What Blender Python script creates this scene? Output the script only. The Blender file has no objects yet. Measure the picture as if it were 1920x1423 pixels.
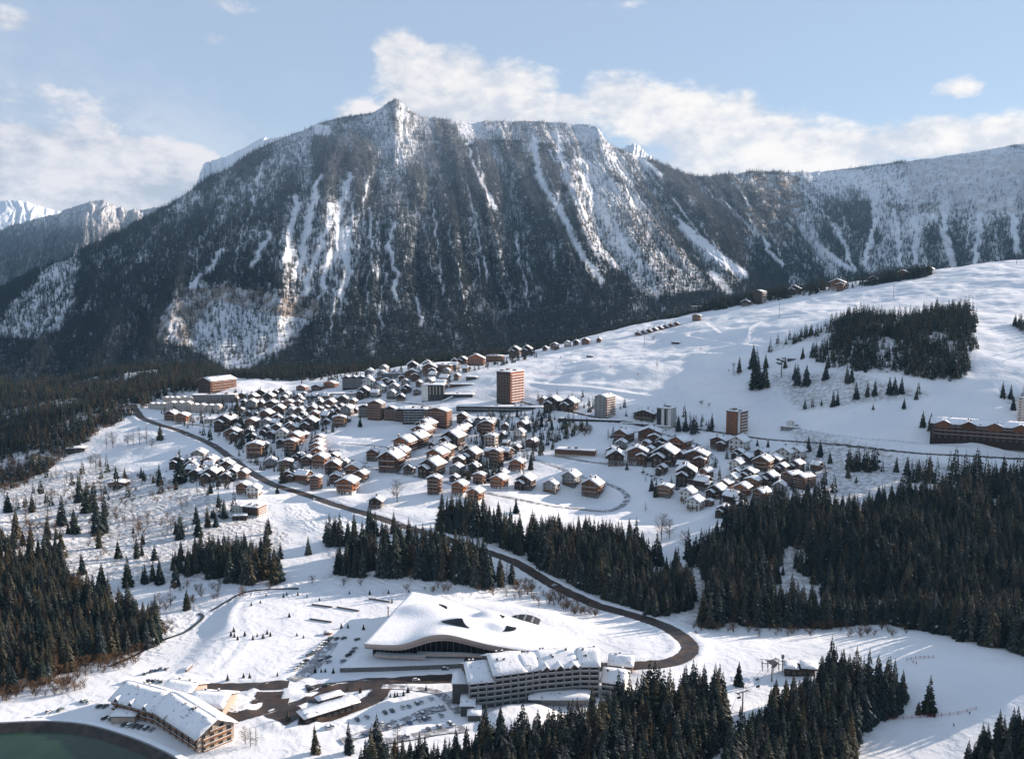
import bpy, bmesh, math, random
import numpy as np
from mathutils import Vector, Matrix, noise as mnoise
PI = math.pi
random.seed(7); rng = np.random.default_rng(7)
S = bpy.context.scene
COL = S.collection
# ---------------------------------------------------------------- camera
CZ = 230.0; F = 1650.0; PITCH = math.atan(173.5/F)
cd = bpy.data.cameras.new('camera'); cam = bpy.data.objects.new('camera', cd); COL.objects.link(cam)
cd.sensor_width = 36; cd.lens = 36*F/1920; cd.clip_start = 1; cd.clip_end = 60000
cam.location = (0, 0, CZ); cam.rotation_euler = (PI/2-PITCH, 0, 0); S.camera = cam
# ---------------------------------------------------------------- light
SUN_EL, SUN_ROT = math.radians(17), math.radians(66)
S.view_settings.view_transform = 'Standard'; S.view_settings.look = 'None'
S.view_settings.exposure = 0.90; S.view_settings.gamma = 1.0
sd = bpy.data.lights.new('sun', 'SUN'); sun = bpy.data.objects.new('sun', sd); COL.objects.link(sun)
sd.energy = 5.0; sd.angle = math.radians(0.5); sd.color = (1.0, 0.86, 0.75)
sv = Vector((math.sin(SUN_ROT)*math.cos(SUN_EL), math.cos(SUN_ROT)*math.cos(SUN_EL), math.sin(SUN_EL)))
sun.rotation_euler = (-sv).to_track_quat('-Z', 'Y').to_euler(); sun.location = (900, 400, 900)
W = bpy.data.worlds.new('World'); S.world = W; W.use_nodes = True
S.cycles.use_adaptive_sampling = True; S.cycles.max_bounces = 4; S.cycles.diffuse_bounces = 2
S.cycles.glossy_bounces = 2; S.cycles.transmission_bounces = 2; S.cycles.volume_bounces = 0
S.cycles.transparent_max_bounces = 4

class NT:
    "small node-tree writer"
    def __init__(s, nt): s.t = nt; s.n = nt.nodes; s.l = nt.links
    def new(s, typ, **kw):
        n = s.n.new(typ)
        for k, v in kw.items(): setattr(n, k, v)
        return n
    def _set(s, sock, v):
        if hasattr(v, 'is_output'): s.l.new(v, sock)
        elif v is not None: sock.default_value = v
    def m(s, op, a, b=None, c=None, clamp=False):
        n = s.new('ShaderNodeMath', operation=op); n.use_clamp = clamp
        for i, v in enumerate((a, b, c)): s._set(n.inputs[i], v) if v is not None else None
        return n.outputs[0]
    def noise(s, vec, scale, detail=4, rough=.55, lac=2.0):
        n = s.new('ShaderNodeTexNoise'); s._set(n.inputs['Vector'], vec)
        n.inputs['Scale'].default_value = scale; n.inputs['Detail'].default_value = detail; n.inputs['Roughness'].default_value = rough
        return n.outputs['Fac']
    def mix(s, f, a, b):
        n = s.new('ShaderNodeMix', data_type='RGBA'); s._set(n.inputs[0], f); s._set(n.inputs[6], a); s._set(n.inputs[7], b)
        return n.outputs[2]
    def ramp(s, f, lo, hi, a=0.0, b=1.0):
        n = s.new('ShaderNodeMapRange'); n.interpolation_type = 'SMOOTHSTEP'
        s._set(n.inputs[0], f)
        for i, v in enumerate((lo, hi, a, b)): s._set(n.inputs[i+1], v)
        return n.outputs[0]
def c4(c): return (c[0], c[1], c[2], 1.0)

def build_world():
    T = NT(W.node_tree); T.n.clear()
    out = T.new('ShaderNodeOutputWorld'); bg = T.new('ShaderNodeBackground')
    sky = T.new('ShaderNodeTexSky'); sky.sky_type = 'NISHITA'; sky.sun_disc = False
    sky.sun_elevation = SUN_EL; sky.sun_rotation = SUN_ROT; sky.altitude = 1500; sky.air_density = 1.0; sky.dust_density = 0.3; sky.ozone_density = 1.6
    tc = T.new('ShaderNodeTexCoord'); sep = T.new('ShaderNodeSeparateXYZ'); T.l.new(tc.outputs['Generated'], sep.inputs[0])
    x, y, z = sep.outputs
    r = T.m('SQRT', T.m('ADD', T.m('MULTIPLY', x, x), T.m('MULTIPLY', y, y)))
    az = T.m('ARCTAN2', x, y)          # 0 = along the valley, + = sunward
    el = T.m('ARCTAN2', z, r)
    vec = T.new('ShaderNodeCombineXYZ'); T._set(vec.inputs[0], az); T._set(vec.inputs[1], T.m('MULTIPLY', el, 1.7)); vec = vec.outputs[0]
    n1 = T.noise(vec, 7, 7, .58); n2 = T.noise(vec, 26, 6, .6); n3 = T.noise(vec, 3.2, 4, .5)
    ns = T.m('ADD', T.m('MULTIPLY', T.m('SUBTRACT', n1, .5), 2.4), T.m('MULTIPLY', T.m('SUBTRACT', n2, .5), 2.1))
    def ang(px, py):
        v = (711.5-py)/F; yy = math.cos(PITCH)+v*math.sin(PITCH); zz = -math.sin(PITCH)+v*math.cos(PITCH); xx = (px-960)/F
        return math.atan2(xx, yy), math.atan2(zz, math.hypot(xx, yy))
    # cumulus banks: centre x, y, half width, half height (degrees of sky), strength, softness
    blobs = [(755, 105, 52, 48, 1.0), (835, 160, 120, 70, 1.15), (940, 180, 105, 62, 1.1), (1010, 215, 90, 40, 1.15), (1060, 205, 60, 30, 1.0), (900, 225, 200, 34, 1.4), (800, 200, 80, 40, 1.3), (1160, 190, 78, 55, 1.05), (1260, 225, 110, 58, 1.15), (1390, 215, 50, 42, .95),
             (1380, 275, 190, 62, 1.15), (1560, 285, 150, 45, 1.05), (1740, 265, 140, 42, 1.05), (1900, 262, 130, 42, 1.0), (690, 215, 70, 26, .62),
             (40, 330, 260, 85, 1.6), (220, 335, 170, 72, 1.7), (350, 352, 150, 44, 1.5), (390, 335, 80, 30, 1.2), (120, 390, 200, 40, 1.4), (170, 245, 70, 30, .7), (30, 405, 190, 50, .9),
             (20, 40, 45, 22, .62), (1800, 165, 42, 18, .62), (385, 70, 42, 12, .4), (40, 190, 190, 40, .5), (395, 8, 60, 12, .4), (1160, 8, 50, 8, .35)]
    acc = None
    for (px, py, hw, hh, st) in blobs:
        a0, e0 = ang(px, py); hw /= F; hh /= F
        dx = T.m('DIVIDE', T.m('SUBTRACT', az, a0), hw); dy = T.m('DIVIDE', T.m('SUBTRACT', el, e0), hh)
        d = T.m('ADD', T.m('MULTIPLY', dx, dx), T.m('MULTIPLY', dy, dy))
        v = T.m('MULTIPLY', T.m('SUBTRACT', 1.35, d), st)
        acc = v if acc is None else T.m('SMOOTH_MAX', acc, v, .35)
    # the rest of the sky, out of sight of the photograph: scattered cumulus all round
    dens = T.m('ADD', acc, ns)
    mask = T.ramp(dens, .08, 1.05)
    lefthaze = T.m('MULTIPLY', T.ramp(az, -.12, -.5), T.ramp(el, .33, .06))
    mask = T.m('MAXIMUM', mask, T.m('MULTIPLY', T.m('MULTIPLY', lefthaze, T.ramp(n3, .3, .62)), .75))
    bank = T.m('MULTIPLY', T.ramp(el, .2, .0), .5)      # pale air low over the ridges
    mask2 = T.m('MAXIMUM', mask, bank)
    lum = T.ramp(T.m('ADD', T.m('MULTIPLY', n2, .6), T.m('MULTIPLY', n1, .8)), .56, .84)
    side = T.ramp(az, -.35, .1)          # the banks nearer the sun are whiter
    cc = T.mix(side, T.mix(lum, c4((.27, .30, .36)), c4((.46, .45, .47))), T.mix(lum, c4((.36, .38, .43)), c4((.55, .53, .515))))
    # high thin veil greying the blue, as over snow country
    skym = T.new('ShaderNodeMix', data_type='RGBA', blend_type='MULTIPLY'); skym.inputs[0].default_value = 1.0
    T.l.new(sky.outputs[0], skym.inputs[6]); skym.inputs[7].default_value = (SKY_S, SKY_S, SKY_S, 1)
    veil = T.mix(VEIL, skym.outputs[2], c4((.295, .36, .465)))
    colr = T.mix(mask2, veil, cc)
    T.l.new(colr, bg.inputs[0]); bg.inputs[1].default_value = 1.0
    T.l.new(bg.outputs[0], out.inputs[0])
SKY_S, VEIL = 0.073, 0.62
build_world()

# ---------------------------------------------------------------- materials
MATS = {}
def mat(name, col, rough=.8, var=0.0, vs=.3, metal=0.0, spec=.3, bump=0.0, bs=1.0, emit=None):
    "plain procedural material: base colour with noise variation in object space"
    if name in MATS: return MATS[name]
    m = bpy.data.materials.new(name); m.use_nodes = True; T = NT(m.node_tree)
    b = T.n['Principled BSDF']; b.inputs['Roughness'].default_value = rough; b.inputs['Metallic'].default_value = metal
    b.inputs['Specular IOR Level'].default_value = spec
    tc = T.new('ShaderNodeTexCoord').outputs['Object']
    n = T.noise(tc, vs, 5, .6)
    lo = tuple(max(0, c*(1-var)) for c in col); hi = tuple(min(1, c*(1+var)) for c in col)
    T.l.new(T.mix(T.ramp(n, .3, .7), c4(lo), c4(hi)), b.inputs['Base Color'])
    if bump:
        bn = T.new('ShaderNodeBump'); bn.inputs['Distance'].default_value = bump; bn.inputs['Strength'].default_value = .8
        T.l.new(T.noise(tc, bs, 5, .6), bn.inputs['Height']); T.l.new(bn.outputs[0], b.inputs['Normal'])
    if emit:
        b.inputs['Emission Color'].default_value = c4(emit); b.inputs['Emission Strength'].default_value = 1.0
    MATS[name] = m; return m

def planks(name, col, w=.25, vert=False):
    "timber cladding with board joints and weathering"
    m = bpy.data.materials.new(name); m.use_nodes = True; T = NT(m.node_tree); b = T.n['Principled BSDF']
    b.inputs['Roughness'].default_value = .75; b.inputs['Specular IOR Level'].default_value = .2
    tc = T.new('ShaderNodeTexCoord').outputs['Object']
    wv = T.new('ShaderNodeTexWave', wave_type='BANDS', bands_direction='X' if vert else 'Z'); wv.inputs['Scale'].default_value = .31/w; wv.inputs['Distortion'].default_value = .1
    T.l.new(tc, wv.inputs['Vector'])
    n = T.noise(tc, .35, 5, .6); oi = T.new('ShaderNodeObjectInfo').outputs['Random']
    lo = tuple(c*.55 for c in col); hi = tuple(min(1, c*1.35) for c in col)
    base = T.mix(T.ramp(T.m('ADD', T.m('MULTIPLY', n, .7), T.m('MULTIPLY', oi, .3)), .25, .75), c4(lo), c4(hi))
    T.l.new(T.mix(T.ramp(wv.outputs['Fac'], .15, .0, 0, .6), base, c4(tuple(c*.25 for c in col))), b.inputs['Base Color'])
    MATS[name] = m; return m

def snow_mat(name, dirt=0.0, big=True, spots=True):
    m = bpy.data.materials.new(name); m.use_nodes = True; T = NT(m.node_tree); b = T.n['Principled BSDF']
    b.inputs['Roughness'].default_value = .62; b.inputs['Specular IOR Level'].default_value = .25
    tc = T.new('ShaderNodeTexCoord').outputs['Object']
    n = T.noise(tc, .02 if big else .15, 5, .6)
    colr = T.mix(T.ramp(n, .3, .7), c4((.80, .81, .84)), c4((.88, .87, .86)))
    if dirt:
        d = T.m('MULTIPLY', T.ramp(T.noise(tc, .09, 7, .72), .53, .68), dirt)
        colr = T.mix(d, colr, c4((.33, .30, .27)))
    if not big and spots:   # wind-scoured and melted spots where the dark roof shows
        gl = T.new('ShaderNodeNewGeometry').outputs['Position']; d = T.ramp(T.noise(gl, .33, 4, .7), .60, .66); colr = T.mix(T.m('MULTIPLY', d, .85), colr, c4((.10, .075, .06)))
    T.l.new(colr, b.inputs['Base Color'])
    bn = T.new('ShaderNodeBump'); bn.inputs['Strength'].default_value = .7; bn.inputs['Distance'].default_value = 1.0
    if big:
        h = T.m('ADD', T.m('MULTIPLY', T.noise(tc, .05, 6, .55), 2.2), T.m('MULTIPLY', T.noise(tc, .35, 5, .62), .9))
    else:
        h = T.m('MULTIPLY', T.noise(tc, .6, 5, .6), .35)
    T.l.new(h, bn.inputs['Height']); T.l.new(bn.outputs[0], b.inputs['Normal'])
    MATS[name] = m; return m
SNOW = snow_mat('roof_snow', 0, False); CLEAN_SNOW = snow_mat('smooth_snow', 0, False, False)

def ground_mat():
    "snow over the near slopes: groomed pistes, trampled tracks, scrub poking through, bare slips"
    m = bpy.data.materials.new('snow_ground'); m.use_nodes = True; T = NT(m.node_tree); b = T.n['Principled BSDF']
    b.inputs['Roughness'].default_value = .65; b.inputs['Specular IOR Level'].default_value = .2
    tc = T.new('ShaderNodeTexCoord').outputs['Object']
    at = T.new('ShaderNodeAttribute', attribute_name='rough').outputs['Fac']   # 1 = wild ground, 0 = groomed
    fl = T.new('ShaderNodeAttribute', attribute_name='floor').outputs['Fac']   # forest floor litter
    n = T.noise(tc, .015, 6, .6); f = T.noise(tc, .22, 7, .68); s = T.noise(tc, .055, 6, .66)
    base = T.mix(T.ramp(n, .3, .7), c4((.74, .75, .78)), c4((.84, .83, .82)))
    # thin litter and trampled traces
    base = T.mix(T.m('MULTIPLY', T.ramp(T.m('ADD', T.m('MULTIPLY', f, .6), T.m('MULTIPLY', s, .5)), .60, .78), T.m('ADD', .12, T.m('MULTIPLY', at, .5))), base, c4((.30, .27, .24)))
    lit = T.m('MULTIPLY', fl, T.ramp(f, .38, .6))
    base = T.mix(T.m('MULTIPLY', lit, .55), base, c4((.16, .13, .10)))
    T.l.new(base, b.inputs['Base Color'])
    wv = T.new('ShaderNodeTexWave', wave_type='BANDS', bands_direction='DIAGONAL'); wv.inputs['Scale'].default_value = .05; wv.inputs['Distortion'].default_value = 14; wv.inputs['Detail'].default_value = 4
    wv.inputs['Detail Scale'].default_value = 1.2; T.l.new(tc, wv.inputs['Vector'])
    h = T.m('ADD', T.m('MULTIPLY', T.noise(tc, .03, 6, .5), 3.2), T.m('MULTIPLY', T.noise(tc, .3, 6, .66), T.m('ADD', .34, T.m('MULTIPLY', at, 1.0))))
    h = T.m('ADD', h, T.m('MULTIPLY', wv.outputs['Fac'], T.m('ADD', .10, T.m('MULTIPLY', at, .6))))
    bn = T.new('ShaderNodeBump'); bn.inputs['Strength'].default_value = .8; bn.inputs['Distance'].default_value = 1.0
    T.l.new(h, bn.inputs['Height']); T.l.new(bn.outputs[0], b.inputs['Normal'])
    return m

def mountain_mat(name='mountain_snow', rocky=1.0):
    m = bpy.data.materials.new(name); m.use_nodes = True; T = NT(m.node_tree); b = T.n['Principled BSDF']
    b.inputs['Roughness'].default_value = .8; b.inputs['Specular IOR Level'].default_value = .15
    tc = T.new('ShaderNodeTexCoord').outputs['Object']
    rk = T.new('ShaderNodeAttribute', attribute_name='rock').outputs['Fac']
    wd = T.new('ShaderNodeAttribute', attribute_name='wood').outputs['Fac']
    n = T.noise(tc, .02, 7, .7); n2 = T.noise(tc, .006, 6, .65); st = T.new('ShaderNodeMapping'); T.l.new(tc, st.inputs['Vector']); st.inputs['Scale'].default_value = (1, 1, .25)
    n3 = T.noise(st.outputs[0], .045, 7, .7)
    sn = T.mix(T.ramp(n2, .3, .7), c4((.74, .77, .82)), c4((.86, .86, .87)))
    rock = T.mix(T.ramp(n3, .35, .65), c4((.22, .17, .14)), c4((.50, .39, .32)))
    f = T.m('MULTIPLY', T.m('ADD', T.m('MULTIPLY', T.ramp(n, .40, .55), .92), 0), T.ramp(rk, 0, .7), clamp=True)
    sc = T.m('MULTIPLY', T.ramp(T.noise(tc, .05, 8, .75), .52, .62), .38*rocky)
    base = T.mix(sc, sn, c4((.19, .18, .17)))
    base = T.mix(f, base, rock)
    base = T.mix(T.m('MULTIPLY', T.ramp(T.noise(tc, .09, 5, .7), .36, .54), T.m('MULTIPLY', wd, .93)), base, c4((.045, .05, .045)))
    T.l.new(base, b.inputs['Base Color'])
    h = T.m('ADD', T.m('MULTIPLY', n3, T.m('ADD', 10, T.m('MULTIPLY', rk, 60))), T.m('MULTIPLY', T.noise(tc, .05, 6, .65), 9))
    bn = T.new('ShaderNodeBump'); bn.inputs['Strength'].default_value = .75; bn.inputs['Distance'].default_value = 1.0
    T.l.new(h, bn.inputs['Height']); T.l.new(bn.outputs[0], b.inputs['Normal'])
    return m

# ---------------------------------------------------------------- geometry of the view
def ray(px, py):
    v = (711.5-py)/F
    return np.array([(px-960)/F, math.cos(PITCH)+v*math.sin(PITCH), -math.sin(PITCH)+v*math.cos(PITCH)])
def atY(px, py, Y): r = ray(px, py); return (r[0]*Y/r[1], Y, CZ+r[2]*Y/r[1])
def atZ(px, py, z): r = ray(px, py); t = (z-CZ)/r[2]; return (r[0]*t, r[1]*t, z)
def project(x, y, z):
    "world points to picture positions, to look up what grows or is built where"
    z = z-CZ; d = y*math.cos(PITCH)-z*math.sin(PITCH); u = y*math.sin(PITCH)+z*math.cos(PITCH)
    return 960+F*x/d, 711.5-F*u/d
def inpoly(px, py, poly):
    px = np.asarray(px); py = np.asarray(py); ins = np.zeros(px.shape, bool); n = len(poly)
    for i in range(n):
        x0, y0 = poly[i]; x1, y1 = poly[(i+1) % n]
        if y0 == y1: continue
        c = ((y0 > py) != (y1 > py)) & (px < (x1-x0)*(py-y0)/(y1-y0)+x0); ins ^= c
    return ins
def segdist(x, y, pts):
    "distance of points to a polyline"
    d = np.full(np.shape(x), 1e9)
    for (a, b) in zip(pts[:-1], pts[1:]):
        ax, ay = a[0], a[1]; dx, dy = b[0]-ax, b[1]-ay; L = dx*dx+dy*dy+1e-9
        t = np.clip(((x-ax)*dx+(y-ay)*dy)/L, 0, 1)
        d = np.minimum(d, np.hypot(x-ax-t*dx, y-ay-t*dy))
    return d
def vnoise(x, y, seed=0):
    "value noise on arrays"
    xi = np.floor(x).astype(np.int64); yi = np.floor(y).astype(np.int64); fx = x-xi; fy = y-yi
    fx = fx*fx*(3-2*fx); fy = fy*fy*(3-2*fy)
    def h(a, b):
        k = (a*374761393+b*668265263+seed*974634777) & 0xffffffff
        k = ((k ^ (k >> 13))*1274126177) & 0xffffffff
        return ((k ^ (k >> 16)) & 0xffff)/65535.0
    return (h(xi, yi)*(1-fx)+h(xi+1, yi)*fx)*(1-fy)+(h(xi, yi+1)*(1-fx)+h(xi+1, yi+1)*fx)*fy-.5
def fbm(x, y, o=4, seed=0, g=.5):
    s = 0; a = 1.0
    for i in range(o): s = s+a*vnoise(x*2**i+17.3*i, y*2**i-9.1*i, seed+i); a *= g
    return s
def smooth(a, b, x): t = np.clip((x-a)/(b-a), 0, 1); return t*t*(3-2*t)
def catmull(pts, n=8):
    pts = [np.array(p, float) for p in pts]; P = [2*pts[0]-pts[1]]+pts+[2*pts[-1]-pts[-2]]; out = []
    for i in range(1, len(P)-2):
        for k in range(n):
            t = k/n; a, b, c, d = P[i-1:i+3]
            out.append(.5*((2*b)+(c-a)*t+(2*a-5*b+4*c-d)*t*t+(3*b-a-3*c+d)*t**3))
    out.append(pts[-1]); return np.array(out)

def grid_mesh(name, X, Y, Z, material, kind='structure', attrs=None):
    nv, nu = X.shape; me = bpy.data.meshes.new(name)
    co = np.stack([X, Y, Z], -1).reshape(-1, 3)
    i = np.arange(nv*nu).reshape(nv, nu)
    q = np.stack([i[:-1, :-1], i[:-1, 1:], i[1:, 1:], i[1:, :-1]], -1).reshape(-1, 4)
    me.vertices.add(len(co)); me.vertices.foreach_set('co', co.ravel())
    me.loops.add(q.size); me.loops.foreach_set('vertex_index', q.ravel().astype(np.int32))
    me.polygons.add(len(q)); me.polygons.foreach_set('loop_start', np.arange(0, q.size, 4, dtype=np.int32))
    me.update(); me.polygons.foreach_set('use_smooth', np.ones(len(q), bool)); me.materials.append(material)
    for k, v in (attrs or {}).items():
        at = me.attributes.new(k, 'FLOAT', 'POINT'); at.data.foreach_set('value', np.asarray(v, np.float32).ravel())
    o = bpy.data.objects.new(name, me); COL.objects.link(o)
    if kind: o['kind'] = kind
    return o
# ---------------------------------------------------------------- near terrain
CP = []   # control points of the ground: picture position with a distance or a height
for px, py, z in [(0,1380,10),(300,1385,10),(600,1250,10),(480,1125,10),(700,1115,10),(900,1175,10),(1100,1205,10),(1240,1190,11),(450,1300,10),(960,1423,12),(700,1330,10),(250,1290,10),
                  (560,1400,11),(850,1290,10),(1050,1330,10),(1300,1215,12),(1450,1250,12),(1600,1200,16),(1720,1255,26),(1700,1400,16),(1850,1250,34),(1900,1390,26),(1500,1350,12),(1300,1330,12),
                  (150,1330,10),(0,1300,7),(200,1225,2),(370,1165,4),(300,1180,3),(420,1140,7),(60,1200,2),(1780,1330,20),(640,1180,10)]:
    CP.append(atZ(px, py, z))
for px, py, Y in [(260,772,1250),(320,820,1150),(450,870,990),(650,800,1100),(700,900,900),(760,985,760),(900,1035,690),(1190,1150,590),(150,900,1000),(0,935,950),(200,1000,780),(400,1000,770),(400,940,850),
                  (0,1050,690),(100,1150,600),(300,1080,660),(430,722,1400),(550,735,1350),(690,700,1450),(850,692,1350),(950,757,1200),(1000,658,1550),(1130,782,1100),(1250,795,1080),(1380,817,1020),
                  (1130,700,1260),(1300,640,1400),(1200,608,1620),(1400,565,1780),(1600,533,1780),(1920,489,1700),(1250,720,1200),(1400,700,1190),(1550,790,985),(1700,825,925),(1850,835,880),(1600,620,1200),
                  (1800,600,1250),(1700,720,1020),(1850,700,1010),(1910,790,910),(1480,755,1085),(1500,830,960),(1920,860,860),(1100,940,860),(1100,850,980),(1300,900,880),(1400,950,800),(1500,900,850),
                  (1500,1000,700),(1500,1150,590),(1800,1000,705),(1900,1000,700),(1800,1150,580),(1750,900,800),(1000,1000,740),(1000,1100,640),(750,1060,670),(600,980,780),(1150,1020,730),(1650,1080,640),
                  (0,850,1230),(100,800,1400),(0,750,1700),(200,740,1600),(550,860,990),(900,800,1100),(800,750,1230),(1650,560,1500),(1350,760,1100),(1600,700,1060)]:
    CP.append(atY(px, py, Y))
CP += [(-1500,1100,-20),(-1500,1600,0),(-1400,600,0),(-800,420,5),(800,300,30),(900,600,60),(1400,1000,110),(1700,1500,290),(0,250,20),(-500,250,8),(-300,300,8),(400,250,14),
       (-900,2300,10),(-400,2300,10),(0,2400,20),(500,2500,80),(1100,2500,130),(1700,2500,200),(-250,1750,60),(100,1900,75),(550,2050,120),(900,2050,170),(1300,2000,215)]
CP = np.array(CP, float)
def tps(r2): return r2*np.log(r2+1e-9)
def fit_tps(P, lam):
    n = len(P); s = 1000.0; X = P[:, :2]/s
    K = tps(((X[:, None]-X[None])**2).sum(-1))+lam*np.eye(n); Q = np.c_[np.ones(n), X]
    A = np.zeros((n+3, n+3)); A[:n, :n] = K; A[:n, n:] = Q; A[n:, :n] = Q.T
    w = np.linalg.solve(A, np.r_[P[:, 2], 0, 0, 0])
    def f(x, y):
        x = np.asarray(x)/s; y = np.asarray(y)/s; z = w[n]+w[n+1]*x+w[n+2]*y
        for i in range(n): z = z+w[i]*tps((x-X[i, 0])**2+(y-X[i, 1])**2)
        return z
    return f
tfun = fit_tps(CP, .0004)
GX0, GX1, GY0, GY1, GS = -1500, 1750, 240, 2400, 3.0
gx = np.arange(GX0, GX1+1, GS); gy = np.arange(GY0, GY1+1, GS)
cgx = np.arange(GX0, GX1+41, 20.0); cgy = np.arange(GY0, GY1+41, 20.0)
CXX, CYY = np.meshgrid(cgx, cgy); CH = tfun(CXX, CYY)
def bil(A, x, y, x0, y0, s):
    u = np.clip((np.asarray(x)-x0)/s, 0, A.shape[1]-1.001); v = np.clip((np.asarray(y)-y0)/s, 0, A.shape[0]-1.001)
    i = u.astype(int); j = v.astype(int); fu = u-i; fv = v-j
    return (A[j, i]*(1-fu)+A[j, i+1]*fu)*(1-fv)+(A[j+1, i]*(1-fu)+A[j+1, i+1]*fu)*fv
GX, GY = np.meshgrid(gx, gy)
H = bil(CH, GX, GY, GX0, GY0, 20.0)
PXg, PYg = project(GX, GY, H)
def hz0(x, y): return bil(H, x, y, GX0, GY0, GS)
def G(px, py):
    "ground point seen at a picture position"
    r = ray(px, py); t = 200.0; last = t
    while t < 2600:
        p = r*t
        if p[2]+CZ < hz0(p[0], p[1]): break
        last = t; t += 6
    else: t = last = 1700.0
    lo, hi = last, t
    for _ in range(20):
        m = (lo+hi)/2; p = r*m
        if p[2]+CZ < hz0(p[0], p[1]): hi = m
        else: lo = m
    p = r*hi; return (float(p[0]), float(p[1]), float(hz0(p[0], p[1])))
# flat land where the valley floor was levelled
flat_poly = [(470,1105),(760,1108),(1040,1150),(1150,1190),(1180,1260),(1180,1340),(860,1330),(480,1345),(330,1340),(-80,1360),(-80,1310),(330,1265)]
def soft_in(poly, e):   # smooth mask of a picture-region on the ground
    pts = [G(*p)[:2] for p in poly]; wx = np.array([p[0] for p in pts]); wy = np.array([p[1] for p in pts])
    ins = inpoly(GX, GY, list(zip(wx, wy))); d = segdist(GX, GY, pts+[pts[0]])
    return np.where(ins, smooth(-e, e, d), smooth(-e, e, -d))
mf = soft_in(flat_poly, 10); H = H*(1-mf)+10.0*mf
# relief: broad undulation, hummocks, gullies
amp = smooth(430, 900, GY)
H = H+amp*(1-mf)*(np.where(GX > 330, 8, 11)*fbm(GX/170, GY/130, 4, 3)+3.2*fbm(GX/46, GY/34, 3, 9))
lv = soft_in([(-200,640),(200,690),(430,700),(300,750),(200,800),(60,900),(-200,950)], 60); H = H+lv*(26*fbm(GX/210, GY/170, 3, 41)+10)
piste = soft_in([(1000,660),(1200,606),(1400,563),(1600,530),(1960,483),(1960,600),(1700,560),(1450,610),(1350,660),(1100,740),(960,700)], 30)
H = H+piste*(3.6*fbm(GX/70+5, GY/34, 3, 21)+1.0*fbm(GX/17, GY/13, 2, 61))
shade = soft_in([(1250,700),(1420,640),(1500,700),(1480,770),(1300,790),(1200,760)], 60)
# roads (picture polylines, width in metres, how dark)
ROADS = {
 'valley_road': ([(247,758),(256,772),(270,786),(300,798),(345,812),(395,832),(428,856),(462,882),(505,906),(560,925),(620,945),(690,966),(760,989),(830,1008),(900,1032),(960,1052),(1010,1082),(1060,1110),(1120,1136),(1180,1153),(1240,1173),(1280,1196),(1294,1217),(1276,1236),(1235,1246),(1180,1250),(1110,1252),(1000,1260),(900,1270),(860,1272),(780,1276),(690,1283),(620,1289),(575,1296)], 10.5, 'asphalt'),
 'hill_road': ([(960,748),(1040,768),(1130,786),(1250,801),(1380,817),(1500,830),(1700,850),(1820,856),(1960,862)], 9, 'asphalt'),
 'roundabout_road': ([(330,1289),(400,1290),(460,1289),(510,1288),(545,1286)], 10, 'asphalt'),
 'bus_road': ([(560,1350),(610,1346),(660,1328),(700,1312),(716,1296),(700,1286)], 10, 'asphalt'),
 'bus_lane': ([(545,1328),(580,1318),(620,1300),(660,1294),(700,1291)], 7, 'asphalt'),
 'square_road': ([(508,1300),(500,1318),(505,1332),(530,1340),(560,1350)], 15, 'asphalt'),
 'square_road_link': ([(400,1342),(440,1345),(470,1340),(500,1326),(545,1322)], 11, 'asphalt'),
 'hotel_lane': ([(716,1292),(790,1294),(822,1300),(845,1320),(862,1340)], 5, 'lane'),
 'car_park_lane': ([(548,1278),(575,1262),(600,1235),(622,1205)], 8, 'lane'),
 'hairpin_lane': ([(640,868),(700,880),(830,904),(900,922),(1000,942),(1080,955),(1140,958),(1172,944),(1172,925),(1140,908),(1090,893),(1020,868),(985,852),(992,843),(1010,838)], 6, 'lane'),
 'village_lane': ([(1010,838),(960,842),(900,838),(880,832)], 5, 'lane'),
 'mid_lane': ([(1040,855),(1100,866),(1180,872),(1290,874),(1340,870),(1330,850),(1305,832),(1250,816),(1200,806)], 6, 'lane'),
 'chalet_lane': ([(560,848),(640,860),(700,872)], 5, 'lane'),
 'steep_lane': ([(858,800),(845,818),(852,835),(870,836)], 5, 'lane'),
 'field_lane': ([(640,832),(720,838),(790,842)], 4, 'lane'),
 'run_track_a': ([(960,706),(1050,684),(1150,674),(1260,664),(1385,662)], 5, 'track'), 'run_track_b': ([(1000,716),(1060,722),(1130,728),(1200,738),(1262,745)], 5, 'track'), 'run_track_c': ([(1300,630),(1350,640),(1420,648),(1480,646)], 5, 'track'),
 'run_track_d': ([(1270,668),(1330,655),(1400,640),(1412,615),(1440,600),(1500,590)], 7, 'track'), 'run_track_e': ([(1500,806),(1600,822),(1700,832),(1800,838)], 5, 'track'), 'run_track_f': ([(1560,600),(1680,585),(1800,560),(1900,548)], 6, 'track'), 'field_track': ([(405,1255),(450,1200),(445,1150),(480,1118),(560,1108)], 5, 'track'),
 'parking_lane': ([(640,1392),(700,1372),(760,1352),(800,1335),(838,1328)], 6, 'lane'), 'parking_lane_low': ([(690,1395),(760,1385),(830,1372),(880,1368)], 6, 'lane'), 'west_lane': ([(430,858),(470,866),(520,868),(580,888),(600,905)], 5, 'lane'), 'centre_lane': ([(600,760),(660,758),(720,752),(790,760),(850,775),(960,764)], 6, 'lane'), 'east_lane': ([(1340,905),(1400,888),(1460,900),(1530,895),(1560,870)], 5, 'lane'),
 'upper_lane': ([(330,795),(400,802),(470,800),(540,812)], 6, 'lane'),
}
RW = {}
for k, (pts, w, kind) in ROADS.items():
    g = [G(*p) for p in pts]; RW[k] = catmull([(p[0], p[1]) for p in g], 10)
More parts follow.
